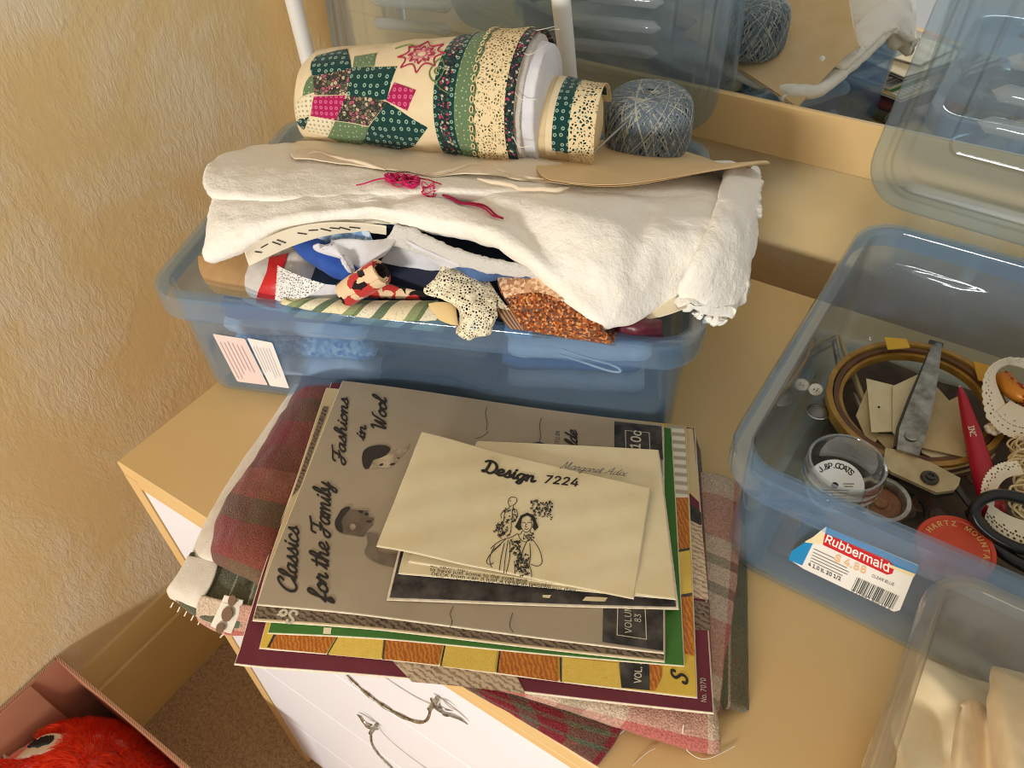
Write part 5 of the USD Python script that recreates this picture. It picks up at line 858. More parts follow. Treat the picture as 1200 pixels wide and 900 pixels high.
part(st_, 'lettering', sp.decal(sp.lettering(block('0 71691 40218 5', False), (994, 692), (1042, 714), (996, 688.5)), .0006), ink)
ln = BL[:3, :3]@np.array([0, -1, -slope]); lp = inb(0, -(BB-.012)-.0008, BH)
for lab, q, m_ in (('pink tinted paper tag with faint print on the left of the heaped bin', [(249, 391), (287, 397), (314, 451.5), (278, 447)], sk_pink), ('white paper tag with faint print beside the pink one on the heaped bin', [(289.5, 396), (319, 401.5), (339, 455), (316.5, 452)], sk_white)):
    tg = thing('bin_sticker', lab, 'sticker', lp); sp = Sticker(q, lp, ln)
    part(tg, 'paper', sp.decal(sbox(0, 0, 1, 1).buffer(-.04).buffer(.04), .0001), m_)
    rnd = random.Random(len(lab)); lines = [LineString([(.12+.13*k, .12+.05*rnd.random()), (.12+.13*k, rnd.uniform(.6, .93))]).buffer(.012) for k in range(6)]
    part(tg, 'small_print', sp.decal(lines, .0004), plain('faint_print_%d' % len(lab), (190, 160, 160) if m_ is sk_pink else (204, 190, 196), .7), kind='stuff')
# ------------------------------------------------------------------ white tubes
tube_mat = plain('white_plastic', (240, 238, 232), .4)
def pipe(label, a, b, r0, r1):
    a, b = np.array(a), np.array(b); t = thing('plastic_tube', label, 'tube', a); d = (b-a)/np.linalg.norm(b-a)
    part(t, 'pipe', tube([a+(b-a)*k for k in np.linspace(0, 1, 12)], np.linspace(r0, r1, 12), 28), tube_mat, True)
    for e, s, r in ((a, 1, r0), (b, -1, r1)): part(t, 'end_cap', tube([e-d*s*.004, e+d*s*.006], r*1.05, 28), tube_mat, 40)
d = (at_y(344, 0, .54)-at_y(366, 88, .54)); d /= d[2]
pipe('long white plastic tube standing on the carpet in the room corner left of the quilt', at_y(366, 88, .54)-d*(at_y(366, 88, .54)[2]-FZ), at_y(366, 88, .54)+d*.36, .0100, .0112)
d = np.array([.173, .50, .274])-np.array([.1765, .51, .204]); d /= np.linalg.norm(d)
pipe('short white plastic tube leaning on the blue lid behind the lace end of the quilt', np.array([.1765, .51, .204])-d*.045, np.array([.1765, .51, .204])+d*.33, .0082, .0118)
# ================================================================== sewing tools in the right bin
def inr(x, y, z): return (BR@np.array([x, y, z, 1.]))[:3]
def plate(pts, z, th, rim=0.0):
    """A flat piece with an outline as photographed, lying at height z (number or one height per point)."""
    zs_ = [z]*len(pts) if np.isscalar(z) else z; P = np.array([at(*p, k) for p, k in zip(pts, zs_)]); A_ = np.c_[P[:, :2], np.ones(len(P))]; co = np.linalg.lstsq(A_, P[:, 2], rcond=None)[0]
    m = trimesh.creation.extrude_polygon(Polygon(P[:, :2]).buffer(0).buffer(-rim*.5).buffer(rim*.5), th, engine='earcut'); v = m.vertices.copy(); v[:, 2] += v[:, :2]@co[:2]+co[2]; return v, m.faces
wood_ring = plain('hoop_wood', (178, 134, 52), .4, var=(150, 108, 38), vscale=60); dark_wood = plain('hoop_dark_wood', (112, 72, 34), .5, var=(90, 56, 26), vscale=60)
grey_steel = plain('grey_steel', (182, 178, 166), .42, metal=.85, var=(124, 120, 110), vscale=80); tan_steel = plain('worn_plated_steel', (206, 184, 140), .4, metal=.5, var=(186, 160, 116), vscale=50); dark_iron = plain('dark_iron', (84, 78, 70), .45, metal=.8)
black_enamel = plain('black_enamel', (24, 22, 22), .25); bone = plain('bone_button', (222, 208, 184), .45); brown_btn = plain('brown_button', (92, 62, 44), .4)
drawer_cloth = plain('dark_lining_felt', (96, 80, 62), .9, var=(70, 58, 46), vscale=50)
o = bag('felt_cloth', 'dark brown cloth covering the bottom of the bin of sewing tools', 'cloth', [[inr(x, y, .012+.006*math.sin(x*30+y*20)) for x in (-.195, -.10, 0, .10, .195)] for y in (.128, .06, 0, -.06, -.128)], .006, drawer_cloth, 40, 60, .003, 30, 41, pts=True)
def ring(c, R, r0, r1, tiltx=0.0, n=72):
    """A hoop of flat rectangular section r0 wide, r1 high."""
    pr = [(R, 0), (R+r0, 0), (R+r0+.0006, r1*.5), (R+r0, r1), (R, r1), (R-.0004, r1*.5), (R, 0)]; v, f = lathe(pr, n); return v, f
hp = thing('embroidery_hoop', 'round wooden embroidery hoop lying in the bin of sewing tools', 'hoop', at(1068, 476, .034))
Fh = frame((1, 0, .06), (-.06, -.10, 1), at(1068, 478, .036))
part(hp, 'outer_ring', move(ring(None, .0655, .0045, .012), Fh), wood_ring, 30); part(hp, 'inner_ring', move(ring(None, .0600, .0042, .010), Fh), dark_wood, 30); part(hp, 'lining_ring', move(ring(None, .0565, .0030, .007), Fh), wood_ring, 30)
part(hp, 'clasp', move(box((-.006, .066, .001), (.006, .078, .011), .001), Fh), dark_iron); part(hp, 'screw', move(tube([(-.012, .074, .006), (.014, .074, .006)], .0018, 10), Fh), steel)
single('gold_card', 'yellow card standing behind the embroidery hoop in the tool bin', 'card', plate([(1036, 396), (1062, 398), (1066, 408), (1040, 410)], .060, .001), plain('yellow_card', (214, 166, 40), .6))
single('gold_card', 'yellow card at the right of the embroidery hoop behind the lace', 'card', plate([(1140, 424), (1162, 430), (1164, 450), (1146, 446)], .056, .001), plain('orange_card', (206, 150, 36), .6))
scrap_mat = plain('paper_scrap', (228, 212, 170), .75, var=(214, 196, 150), vscale=40); scrap_tan = plain('tan_scrap', (204, 180, 132), .8, var=(190, 164, 116), vscale=40)
for lab, pts, z, m_ in (('cream paper scrap at the left inside the embroidery hoop', [(1003, 487), (1016, 455), (1030, 512), (1020, 527)], (.040, .044, .040, .037), scrap_tan), ('cream card scrap with a tiny hole inside the embroidery hoop', [(1015, 444), (1047, 452), (1051, 506), (1021, 507)], .0455, scrap_mat), ('torn cream paper beneath the steel blade in the hoop', [(1046, 453), (1076, 439), (1078, 500), (1062, 524), (1046, 507)], .0478, scrap_mat), ('large beige paper piece to the right of the steel blade', [(1096, 452), (1112, 470), (1124, 464), (1138, 500), (1137, 538), (1076, 524), (1084, 486)], .0445, scrap_tan), ('small beige paper tab under the larger piece right of the blade', [(1078, 521), (1120, 534), (1117, 548), (1080, 531)], .0410, scrap_mat), ('cream paper tip low at the left of the blade', [(1022, 508), (1048, 510), (1054, 522), (1040, 528)], .0400, scrap_tan)):
    single('paper_scrap', lab, 'paper', plate(pts, z, .0006), m_)
single('pin_hole', 'tiny dark bead on the cream card in the hoop', 'bead', (lambda b: (b.apply_translation(at(1030, 477, .0468)), b)[1])(trimesh.creation.icosphere(2, .0009)), black_enamel, True)
sh = thing('pinking_shears', 'old steel shears with broad grey blade and tan riveted handle plate', 'shears', at(1070, 520, .05))
part(sh, 'blade', plate([(1090, 409), (1097, 403), (1103, 405), (1099, 440), (1092, 478), (1086, 506), (1076, 536), (1050, 528), (1053, 504), (1066, 470), (1078, 440)], (.066, .067, .067, .063, .058, .055, .052, .052, .054, .058, .062), .0024, .001), grey_steel)
part(sh, 'blade_edge', plate([(1088, 411), (1091, 412), (1069, 470), (1056, 504), (1053, 526), (1047, 524), (1050, 502), (1063, 468)], (.064, .064, .056, .052, .050, .050, .052, .056), .0016), dark_iron)
pv = at(1068, 511, .0565); part(sh, 'pivot', (lambda v: (v[0]+pv, v[1]))(lathe([(0, 0), (.0052, 0), (.0052, .0006), (.0045, .0012), (0, .0013)], 28)), grey_steel, 30)
part(sh, 'handle_plate', plate([(1036, 528), (1046, 529), (1090, 545), (1124, 563), (1122, 571), (1117, 577), (1096, 580), (1044, 556), (1034, 548)], .0485, .003, .001), tan_steel)
part(sh, 'handle_plate', plate([(1040, 545), (1094, 574), (1119, 572), (1117, 580), (1095, 584), (1042, 559)], .0445, .003), dark_iron)
pv = at(1089, 561, .0515); part(sh, 'nut', (lambda v: (v[0]+pv, v[1]))(lathe([(0, 0), (.0064, 0), (.0066, .0016), (.0060, .0026), (.0036, .0026), (.0034, .0040), (.0022, .0042), (.0018, .0030), (0, .0030)], 32)), dark_iron, 30)
# jar with a spool
jc = at(990, 549, .068); jz = .014; jH = .062
jar = thing('glass_jar', 'small open clear glass jar holding a white thread spool in the tool bin', 'jar', (jc[0], jc[1], jz))
glass_mat = clear_plastic('jar_glass', (.90, .92, .915), (.85, .87, .85), .08, .03, 1.0, 1.1, .90)
pr_ = [(0, 0), (.024, 0), (.0275, .002), (.0290, .006), (.0292, .034), (.0282, .038), (.0274, .041), (.0286, .0425), (.0288, .044), (.0274, .0455), (.0272, .048), (.0286, .0495), (.0288, .051), (.0274, .0525), (.0272, .057), (.0284, .0590), (.0286, .0605), (.0278, .062), (.0262, .062), (.0254, .0605), (.0252, .041), (.0265, .036), (.0268, .007), (.0250, .004), (0, .0035)]
v, f = lathe(pr_, 64); part(jar, 'glass', (v+[jc[0], jc[1], jz], f), glass_mat, 50)
sc_ = np.array([jc[0], jc[1], jz+.0042]); spn = thing('thread_spool', 'white thread spool with a printed paper end inside the glass jar', 'spool', sc_)
ns = np.array([-.10, -.50, .86]); ns /= np.linalg.norm(ns); Fs = frame((.93, .33, .25), ns, sc_+np.array([0, .003, .0155]))
v, f = lathe([(0, 0), (.0200, 0), (.0204, .002), (.0196, .004), (.0190, .0045), (.0190, .022), (.0196, .0228), (.0206, .0245), (.0206, .0262), (.0198, .0268), (0, .0268)], 48); part(spn, 'thread', move((v, f), Fs), plain('white_thread', (240, 238, 232), .8, bump=(500, .5, .001)), 40)
v, f = lathe([(.0026, .0268), (.0200, .0268), (.0200, .0272), (.0026, .0272), (.0026, .0268)], 48); part(spn, 'end_label', move((v, f), Fs), plain('white_label', (244, 242, 236), .6), 30)
v, f = lathe([(0, .0269), (.0027, .0269), (.0027, .02705), (0, .02705)], 24); part(spn, 'hole', move((v, f), Fs), black_enamel, 30)
def arc_text(text, R, a0, a1, h, bold=True):
    """Letters along an arc (angles in degrees, reading clockwise from a0 to a1), flat in the xy plane."""
    out = []; n = len(text)
    for k, ch in enumerate(text):
        if ch == ' ': continue
        s_ = block(ch, bold); w = s_.bounds[2]-s_.bounds[0]; a = math.radians(a0+(a1-a0)*k/max(n-1, 1)); g = affinity.translate(s_, -(s_.bounds[0]+w/2), 0); g = affinity.scale(g, h, h, origin=(0, 0)); g = affinity.translate(g, 0, R); g = affinity.rotate(g, math.degrees(a)-90, origin=(0, 0)); out.append(g)
    return shapely.union_all(out)
def flat_mesh(shape, z, th=.0002): return cat_meshes([trimesh.creation.extrude_polygon(g, th, engine='earcut') for g in getattr(shape, 'geoms', [shape]) if g.area > 1e-10]), z
m_, z_ = flat_mesh(arc_text('J.&P.COATS', .0135, 128, 40, .0042), 0); m_ = (m_[0]+[0, 0, .0272], m_[1]); part(spn, 'lettering', move(m_, Fs), ink)
ls = shapely.union_all([sbox(-.011+.001*abs(k-2), -.004-.0022*k, .010-.0012*k, -.0032-.0022*k) for k in range(5)]+[sbox(.006, .001, .0135, .0016), sbox(.0065, -.001, .0125, -.0004)])
m_, z_ = flat_mesh(ls, 0); m_ = (m_[0]+[0, 0, .0272], m_[1]); part(spn, 'small_print', move(m_, Fs), grey_ink, kind='stuff')
# tin, rings, buttons, needles
tn = thing('round_tin', 'round orange red tin lid with embossed lettering at the front of the tool bin', 'tin', at(1116, 646, .030))
Ft = frame((.95, -.1, 0), (.05, -.12, 1), at(1114, 650, .036))
orange_tin = plain('orange_tin', (204, 66, 28), .4, var=(188, 56, 24), vscale=40)
v, f = lathe([(0, 0), (.026, 0), (.0268, .001), (.0270, .010), (.0262, .0112), (.0235, .0112), (.0228, .0104), (0, .0104)], 64); part(tn, 'lid', move((v, f), Ft), orange_tin, 40)
m_, z_ = flat_mesh(arc_text('HARTZ MOUNTAIN', .0182, 168, -14, .0040), 0, .0004); m_ = (m_[0]+[0, 0, .0104], m_[1]); part(tn, 'lettering', move(m_, Ft), plain('gold_lettering', (214, 170, 100), .5))
jl = thing('jar_lid', 'grey metal jar lid with rusty centre between the jar and the orange tin', 'lid', at(1032, 592, .030)); pc_ = at(1030, 592, .034); Fl = frame((1, 0, 0), (.25, -.1, 1), pc_)
v, f = lathe([(.0150, 0), (.0205, 0), (.0218, .002), (.0218, .008), (.0205, .010), (.0175, .010), (.0160, .008), (.0155, .003), (.0150, 0)], 48); part(jl, 'rim', move((v, f), Fl), grey_steel, 40)
v, f = lathe([(0, 0), (.0152, 0), (.0152, .003), (.006, .0034), (.005, .0050), (.002, .0052), (0, .0040)], 40); part(jl, 'centre', move((v, f), Fl), plain('rusty_metal', (150, 100, 58), .6, var=(112, 70, 40), vscale=120), 40)
v, f = lathe([(.0200, 0), (.0226, 0), (.0226, .004), (.0200, .004), (.0200, 0)], 40); single('bangle', 'dark flat metal ring half hidden under the handle plate', 'ring', (v+at(1050, 598, .024), f), dark_iron, 40)
def button(name, label, p, z, r, m, holes=4):
    c = at(*p, z); v, f = lathe([(0, .0009), (r*.55, .0009), (r*.7, .0016), (r*.92, .0016), (r, .0008), (r*.92, 0), (0, 0)], 28); t = thing(name, label, 'button', c); part(t, 'disc', move((v, f), frame((1, 0, 0), (.1, -.35, 1), c)), m, 40)
    for k in range(holes): a = k*math.pi/2+.6; part(t, 'hole', move(trimesh.creation.cylinder(.0006, .0006, sections=10), frame((1, 0, 0), (.1, -.35, 1), c+np.array([.0018*math.cos(a), .0018*math.sin(a), .0010]))), black_enamel)
button('button', 'small bone coloured button at the left of the embroidery hoop', (956, 457), .030, .0062, bone); button('button', 'smaller bone coloured button leftmost in the tool bin', (943, 453), .026, .005, bone)
kb = at(958, 484, .030); gk = thing('glass_dome', 'clear domed glass button with a metal rim left of the embroidery hoop', 'button', kb)
v, f = lathe([(.0085, 0), (.0098, .0004), (.0100, .0020), (.0090, .0026), (.0085, .0015), (.0085, 0)], 40); part(gk, 'rim', (v+kb, f), steel, 40)
v, f = lathe([(0, .0002), (.0086, .0004), (.0086, .0016), (.0066, .0046), (.0034, .0062), (0, .0066)], 40); part(gk, 'dome', (v+kb, f), plain('smoky_glass', (104, 98, 88), .08, spec=.8), 50)
for k, (a, b, m_) in enumerate((((966, 392), (952, 440), grey_steel), ((975, 388), (985, 440), grey_steel), ((983, 393), (1012, 470), tan_steel), ((957, 402), (938, 452), grey_steel), ((1000, 460), (1020, 500), grey_steel))):
    lab = ('steel knitting needle leaning left in the tool bin', 'steel knitting needle pointing into the hoop', 'tan needle running beneath the embroidery hoop', 'steel needle leftmost in the tool bin', 'short steel needle beneath the paper scraps')[k]
    A_, B_ = at(*a, .030), at(*b, .026); t = thing('knitting_needle', lab, 'needle', A_); part(t, 'shaft', tube([A_+(B_-A_)*q for q in np.linspace(0, 1, 8)], np.interp(np.linspace(0, 1, 8), [0, .15, 1], [.0006, .0024, .0026]), 10), m_, True); part(t, 'knob', (lambda s_: (s_.apply_translation(B_), s_)[1])(trimesh.creation.icosphere(2, .0034)), m_, True)
pen_a, pen_b = at(1125, 454, .064), at(1165, 602, .044); pn = thing('red_marker', 'slim tapered red pen lying across the tool bin', 'pen', pen_a)
q = np.linspace(0, 1, 24); part(pn, 'barrel', tube([pen_a+(pen_b-pen_a)*k for k in q], np.interp(q, [0, .02, .1, .35, .6, 1], [.0012, .0022, .0038, .0062, .0078, .0088]), 20), plain('red_plastic', (168, 20, 40), .3), True)
part(pn, 'tip', tube([pen_a-(pen_b-pen_a)*.012, pen_a+(pen_b-pen_a)*.012], [.0008, .0016], 12), bone, True)
dn = (pen_b-pen_a)/np.linalg.norm(pen_b-pen_a); up_ = CAM-(pen_a+pen_b)/2; up_ -= dn*(up_@dn); up_ /= np.linalg.norm(up_)
ms = meshkit.text_mesh('INS', .0042, .0005, True); part(pn, 'lettering', move(ms, frame(dn, up_, pen_a+dn*(np.linalg.norm(pen_b-pen_a)*.36)+up_*.0061+np.cross(up_, dn)*(-.0018))), pale_ink)
# eyelet trim, cord, beads, scissors
eyelet_mat = plain('eyelet_cotton', (232, 218, 190), .9, bump=(500, .3, .0006), sheen=.3)
def ribbon(rows, w_holes, seed=0, n=70, k=18):
    """A strip with rows of punched holes and a scalloped edge; rows: two edges as photographed with heights."""
    e0 = spline([at(*p) for p in rows[0]], n); e1 = spline([at(*p) for p in rows[1]], n); L_ = np.linalg.norm(np.diff(e0, axis=0), axis=1).sum(); W_ = np.linalg.norm(e1-e0, axis=1).mean()
    pts = [(x, 0) for x in np.linspace(0, L_, n)]+[(x, W_+.0012*abs(math.sin(x/L_*k*math.pi))) for x in np.linspace(L_, 0, n*2)]
    P = Polygon(pts); holes = []
    for i in range(w_holes):
        x = (i+.5)*L_/w_holes
        holes += [Point(x, W_*.82).buffer(.0009, 5), Point(x+L_/w_holes*.3, W_*.66).buffer(.0007, 5), Point(x-L_/w_holes*.3, W_*.66).buffer(.0007, 5)]+([Point(x, W_*.52).buffer(.0008, 5)] if i % 2 else [])
    P = P.difference(shapely.union_all(holes)); cells = [P.intersection(sbox(x, -.01, x+L_/40, W_+.01)) for x in np.linspace(0, L_, 41)[:-1]]
    vs, fs, m = [], [], 0
    for c in cells:
        for g in getattr(c, 'geoms', [c]):
            if g.geom_type == 'Polygon' and g.area > 1e-10:
                x = trimesh.creation.extrude_polygon(g, .0006, engine='earcut'); vs.append(np.array(x.vertices)); fs.append(np.array(x.faces)+m); m += len(x.vertices)
    v, f = np.vstack(vs), np.vstack(fs); t = np.clip(v[:, 0]/L_, 0, 1)*(n-1); i = np.minimum(t.astype(int), n-2); fr_ = (t-i)[:, None]; a = e0[i]*(1-fr_)+e0[i+1]*fr_; b = e1[i]*(1-fr_)+e1[i+1]*fr_; k_ = (v[:, 1]/W_)[:, None]; tn_ = (e0[i+1]-e0[i]); nn = np.cross(tn_, b-a); nn /= np.maximum(np.linalg.norm(nn, axis=1, keepdims=True), 1e-9); nn *= np.sign(nn[:, 2:]+1e-9)
    return a+(b-a)*k_+nn*v[:, 2:], f
lt = thing('eyelet_trim', 'looped white eyelet lace trim at the right of the tool bin', 'lace trim', at(1170, 470, .055))
part(lt, 'ribbon', ribbon(([(1230, 452, .055), (1200, 432, .066), (1178, 428, .070), (1166, 440, .068), (1172, 462, .062), (1182, 484, .058)], [(1236, 424, .060), (1200, 420, .074), (1174, 421, .079), (1156, 436, .076), (1152, 464, .067), (1158, 492, .062)]), 12), eyelet_mat, 30)
part(lt, 'ribbon', ribbon(([(1184, 470, .060), (1200, 478, .062), (1225, 480, .060), (1250, 470, .058)], [(1158, 490, .062), (1176, 508, .062), (1210, 516, .060), (1246, 510, .056)]), 12), eyelet_mat, 30)
lt = thing('eyelet_trim', 'eyelet lace trim curling in front of the red pen in the tool bin', 'lace trim', at(1170, 570, .05))
part(lt, 'ribbon', ribbon(([(1164, 596, .062), (1168, 574, .066), (1180, 560, .068), (1200, 556, .068)], [(1150, 588, .066), (1153, 564, .071), (1168, 546, .075), (1192, 541, .074)]), 7), eyelet_mat, 30)
part(lt, 'ribbon', ribbon(([(1160, 590, .058), (1178, 602, .058), (1200, 610, .058), (1226, 614, .058)], [(1154, 606, .052), (1172, 626, .050), (1196, 640, .050), (1224, 646, .050)]), 10), eyelet_mat, 30)
cord = plain('cream_cord', (226, 202, 150), .85); cr = thing('cord_skein', 'skein of cream cord looped at the right edge of the tool bin', 'cord', at(1196, 550, .055)); rnd = random.Random(8); cs = []
for cy_, n in ((520, 8), (545, 9), (570, 8), (590, 6)):
    for k in range(n):
        c = at(1200+rnd.uniform(-4, 16), cy_+rnd.uniform(-8, 8), .060+rnd.uniform(-.006, .006)); R_ = rnd.uniform(.006, .011); ph = rnd.uniform(0, 6.28); tt_ = np.linspace(0, 6.28, 22)[:-1]; tl = rnd.uniform(-.4, .4)
        cs.append(tube(np.column_stack([c[0]+R_*np.cos(tt_), c[1]+R_*.55*np.sin(tt_+ph*.1), c[2]+R_*.5*np.sin(tt_+tl)+.0012*np.sin(3*tt_+ph)]), .0009, 6, closed=True))
part(cr, 'loops', cat_meshes(cs), cord, True, kind='stuff')
cc = at(1184, 588, .050)
bd = thing('beaded_band', 'gold band set with sparkling red beads inside the looped eyelet trim', 'band', at(1190, 456, .05)); P = spline([at(1176, 444, .060), at(1186, 456, .064), at(1200, 464, .064), at(1222, 470, .058)], 30)
part(bd, 'band', tube(P, .0075, 14), plain('gold_band', (206, 130, 40), .35, metal=.4), True); rnd = random.Random(6); bs = []
for k in range(110):
    i = rnd.randrange(30); a = rnd.uniform(0, 6.28); u_ = np.array([math.cos(a)*.3, math.cos(a)*-.6, math.sin(a)]); u_ /= np.linalg.norm(u_); b = trimesh.creation.icosphere(1, .0011); b.apply_translation(P[i]+u_*.0078); bs.append(b)
part(bd, 'beads', cat_meshes(bs), plain('red_beads', (170, 60, 30), .15, metal=.6), True, kind='stuff')
rs_ = at(1163, 503, .056); rosette = thing('crochet_rosette', 'tiny cream crochet rosette beside the red pen', 'rosette', rs_)
for k in range(6): a = k*1.047; b = trimesh.creation.icosphere(2, .0028); b.apply_scale([1, 1, .8]); b.apply_translation(rs_+np.array([.0036*math.cos(a), .0036*math.sin(a), .001*math.sin(3*a)])); part(rosette, 'petal', b, eyelet_mat, True)
b = trimesh.creation.icosphere(2, .0026); b.apply_translation(rs_+[0, 0, .002]); part(rosette, 'centre', b, cord, True)
sz = thing('scissors', 'black handled scissors at the lower right of the tool bin', 'scissors', at(1170, 610, .045))
part(sz, 'handle', tube(spline([at(*q) for q in ((1142, 604, .058), (1148, 588, .066), (1168, 580, .072), (1196, 584, .072), (1226, 598, .068), (1232, 622, .060), (1212, 644, .052), (1182, 638, .050), (1156, 622, .052))], 60, True)[:-1], .0042, 12, closed=True), black_enamel, True)
part(sz, 'handle', tube(spline([at(*q) for q in ((1138, 598, .050), (1150, 622, .046), (1176, 648, .044), (1206, 666, .044))], 24), .0046, 12), black_enamel, True)
part(sz, 'blade', plate([(1146, 606), (1138, 600), (1112, 566), (1107, 553), (1118, 562)], .0435, .002), dark_iron)
b = at(1180, 510, .046); button('button', 'large dark button beneath the cream cord', (1186, 512), .046, .010, brown_btn)
for k, (p_, r_, z_) in enumerate((((1080, 590), .008, .026), ((1098, 604), .006, .024), ((1064, 600), .006, .022), ((1142, 560), .007, .030))): button('button', ('flat brown button behind the orange tin', 'small brown button left of the scissor blade', 'little brown button beside the jar lid', 'dark brown button under the red pen')[k], p_, z_, r_, brown_btn)
band = thing('bias_tape', 'coils of brown and tan bias tape under the tan handle plate', 'tape', at(1130, 550, .035))
for k, (dz, m_) in enumerate(((0, brown_btn), (.003, scrap_tan), (.006, brown_btn), (.009, scrap_tan))): part(band, 'turn', tube(spline([at(1100, 560-k*3, .030+dz), at(1126, 556-k*3.4, .032+dz), at(1150, 548-k*4, .034+dz), at(1164, 536-k*4, .034+dz)], 20), .0016, 8), m_, True)
# ================================================================== frosted bin with beige cloth
fr_t = thing('storage_bin', 'frosted clear plastic bin holding beige cloth at the lower right', 'storage bin', (.80, .03, 0))
FA, FB, FH_ = .185, .105, .135; FM = rotz(-1.5, (.806, .055, 0))
part(fr_t, 'tub', move(bin_mesh(FA, FB, FH_, rim=.008, taper=.012, r=.018, skirt=.012), FM), frost_plastic, 40)
beige = plain('beige_cotton', (246, 230, 194), .9, var=(242, 224, 186), vscale=30, bump=(600, .3, .0006), sheen=.2); tan_cot = plain('tan_cotton', (232, 208, 166), .9, var=(226, 200, 156), vscale=30, bump=(600, .3, .0006), sheen=.2)
bag('beige_cloth', 'beige cotton cloth folded in the left of the frosted bin', 'cloth', [[(1078, 770, .050), (1108, 782, .052), (1150, 800, .050), (1176, 806, .048)], [(1074, 792, .064), (1106, 806, .072), (1140, 822, .066), (1170, 824, .060)], [(1066, 822, .056), (1098, 836, .062), (1124, 836, .070), (1158, 850, .058)], [(1058, 846, .062), (1090, 866, .056), (1118, 872, .066), (1150, 880, .056)], [(1050, 884, .060), (1080, 896, .066), (1112, 905, .060), (1148, 912, .054)], [(1044, 930, .050), (1080, 940, .056), (1110, 944, .050), (1146, 950, .046)]], .004, beige, 70, 60, .0045, 30, 51)
bag('tan_cloth', 'tan cotton cloth with standing folds in the middle of the frosted bin', 'cloth', [[(1122, 842, .066), (1130, 828, .080), (1142, 822, .074), (1160, 834, .068)], [(1116, 862, .066), (1130, 852, .078), (1146, 850, .070), (1162, 858, .070)], [(1112, 905, .058), (1128, 900, .072), (1148, 896, .062), (1166, 900, .066)], [(1106, 950, .046), (1126, 945, .058), (1148, 940, .050), (1170, 944, .054)]], .003, tan_cot, 50, 50, .0016, 50, 52)
bag('tan_cloth', 'taller tan cotton cloth folds at the right of the frosted bin', 'cloth', [[(1158, 784, .070), (1170, 780, .078), (1196, 788, .078), (1226, 796, .076)], [(1158, 812, .076), (1172, 806, .088), (1196, 812, .086), (1228, 820, .084)], [(1160, 850, .072), (1176, 846, .090), (1200, 850, .088), (1232, 858, .084)], [(1164, 905, .066), (1184, 900, .086), (1206, 904, .084), (1238, 910, .080)], [(1166, 955, .054), (1188, 950, .074), (1210, 952, .074), (1240, 958, .070)]], .004, tan_cot, 60, 50, .0022, 40, 53)
def inf(x, y, z): return (FM@np.array([x, y, z, 1.]))[:3]
bag('beige_cloth', 'flat folded beige cotton cloth filling the bottom of the frosted bin', 'cloth', [[inf(x, y, .047+.004*math.sin(x*25+y*30)) for x in (-.150, -.08, 0, .08, .150)] for y in (.072, .03, 0, -.03, -.072)], .040, tan_cot, 30, 50, .002, 40, 54, pts=True)
# ================================================================== cardboard box with a plush toy by the wall
card = plain('cardboard', (186, 128, 98), .85, var=(176, 118, 88), vscale=12); card_edge = material('corrugated_edge', {'tc': ('texture_coordinate', {}), 'w': ('wave_texture', {'scale': 230.0, 'bands_direction': 'diagonal'}), 'r': ('rgb_ramp', {'ramp': [(.3, lin((96, 60, 42))), (.6, lin((206, 158, 122)))]}), 'p': ('principled_bsdf', {'roughness': .9})}, [('tc.object', 'w.vector'), ('w.fac', 'r.fac'), ('r.color', 'p.base_color')])
X0, X1, Y0, Y1, Zb, Zt = WX+.020, WX+.345, -.52, -.118, FZ+.001, -.468
cb = thing('cardboard_box', 'open brown cardboard box on the carpet against the left wall', 'box', ((X0+X1)/2, (Y0+Y1)/2, Zb))
part(cb, 'bottom', box((X0, Y0, Zb), (X1, Y1, Zb+.005)), card)
for nm, lo, hi in (('panel', (X0, Y1-.005, Zb+.005), (X1, Y1, Zt)), ('panel', (X0, Y0, Zb+.005), (X1, Y0+.005, Zt)), ('panel', (X1-.005, Y0+.005, Zb+.005), (X1, Y1-.005, Zt))):
    p = part(cb, nm, box(lo, hi, .0008), card)
XT = WX+.0035; m = trimesh.creation.extrude_polygon(Polygon([(X0, Zb+.005), (X0+.005, Zb+.005), (X0+.005, -.60), (XT+.005, Zt), (XT, Zt), (X0, -.60)]), Y1-Y0-.010); v = m.vertices.copy(); part(cb, 'panel', (np.stack([v[:, 0], Y0+.005+v[:, 2], v[:, 1]], 1), m.faces[:, ::-1]), card)
part(cb, 'panel_corner', box((XT, Y1-.005, -.56), (X0+.002, Y1, Zt), .0006), card)
part(cb, 'top_edge', box((XT+.0006, Y1-.0045, Zt), (X1-.0006, Y1-.0005, Zt+.0006)), card_edge); part(cb, 'top_edge', box((XT+.0005, Y0+.006, Zt), (XT+.0045, Y1-.006, Zt+.0006)), card_edge)
V = np.array([[[XT+.0065, y, z] for y in np.linspace(-.505, -.165, 20)] for j, z in enumerate(np.linspace(Zt-.001, Zt-.10, 10))]); V[..., 0] += .002+.022*np.linspace(0, 1, 10)[:, None]
part(cb, 'inner_flap', slab(V, .003)[0], card, 40)
red_fur = plain('red_plush', (236, 60, 32), .95, var=(240, 76, 40), vscale=40, sheen=.6, bump=(260, .9, .004)); fur_hair = plain('red_fur', (246, 78, 40), .9, var=(234, 58, 32), vscale=60, spec=.05)
pl = thing('plush_toy', 'fluffy red plush toy with a white felt eye in the cardboard box', 'toy', (-.10, -.30, -.70))
bl_ = trimesh.creation.icosphere(5, 1.0).vertices; bf = trimesh.creation.icosphere(5, 1.0).faces
def blob(c, r, k=1.0): return np.array(c, float), np.array(r, float)
blobs = [blob((-.118, -.205, -.580), (.105, .080, .108)), blob((-.205, -.275, -.600), (.050, .10, .105)), blob((-.060, -.30, -.60), (.115, .14, .105)), blob((-.16, -.40, -.60), (.095, .09, .10))]
def field(p):
    s = 0
    for c, r in blobs: s = s+np.exp(-2.2*((((p-c)/r)**2).sum(-1)-1))
    return s
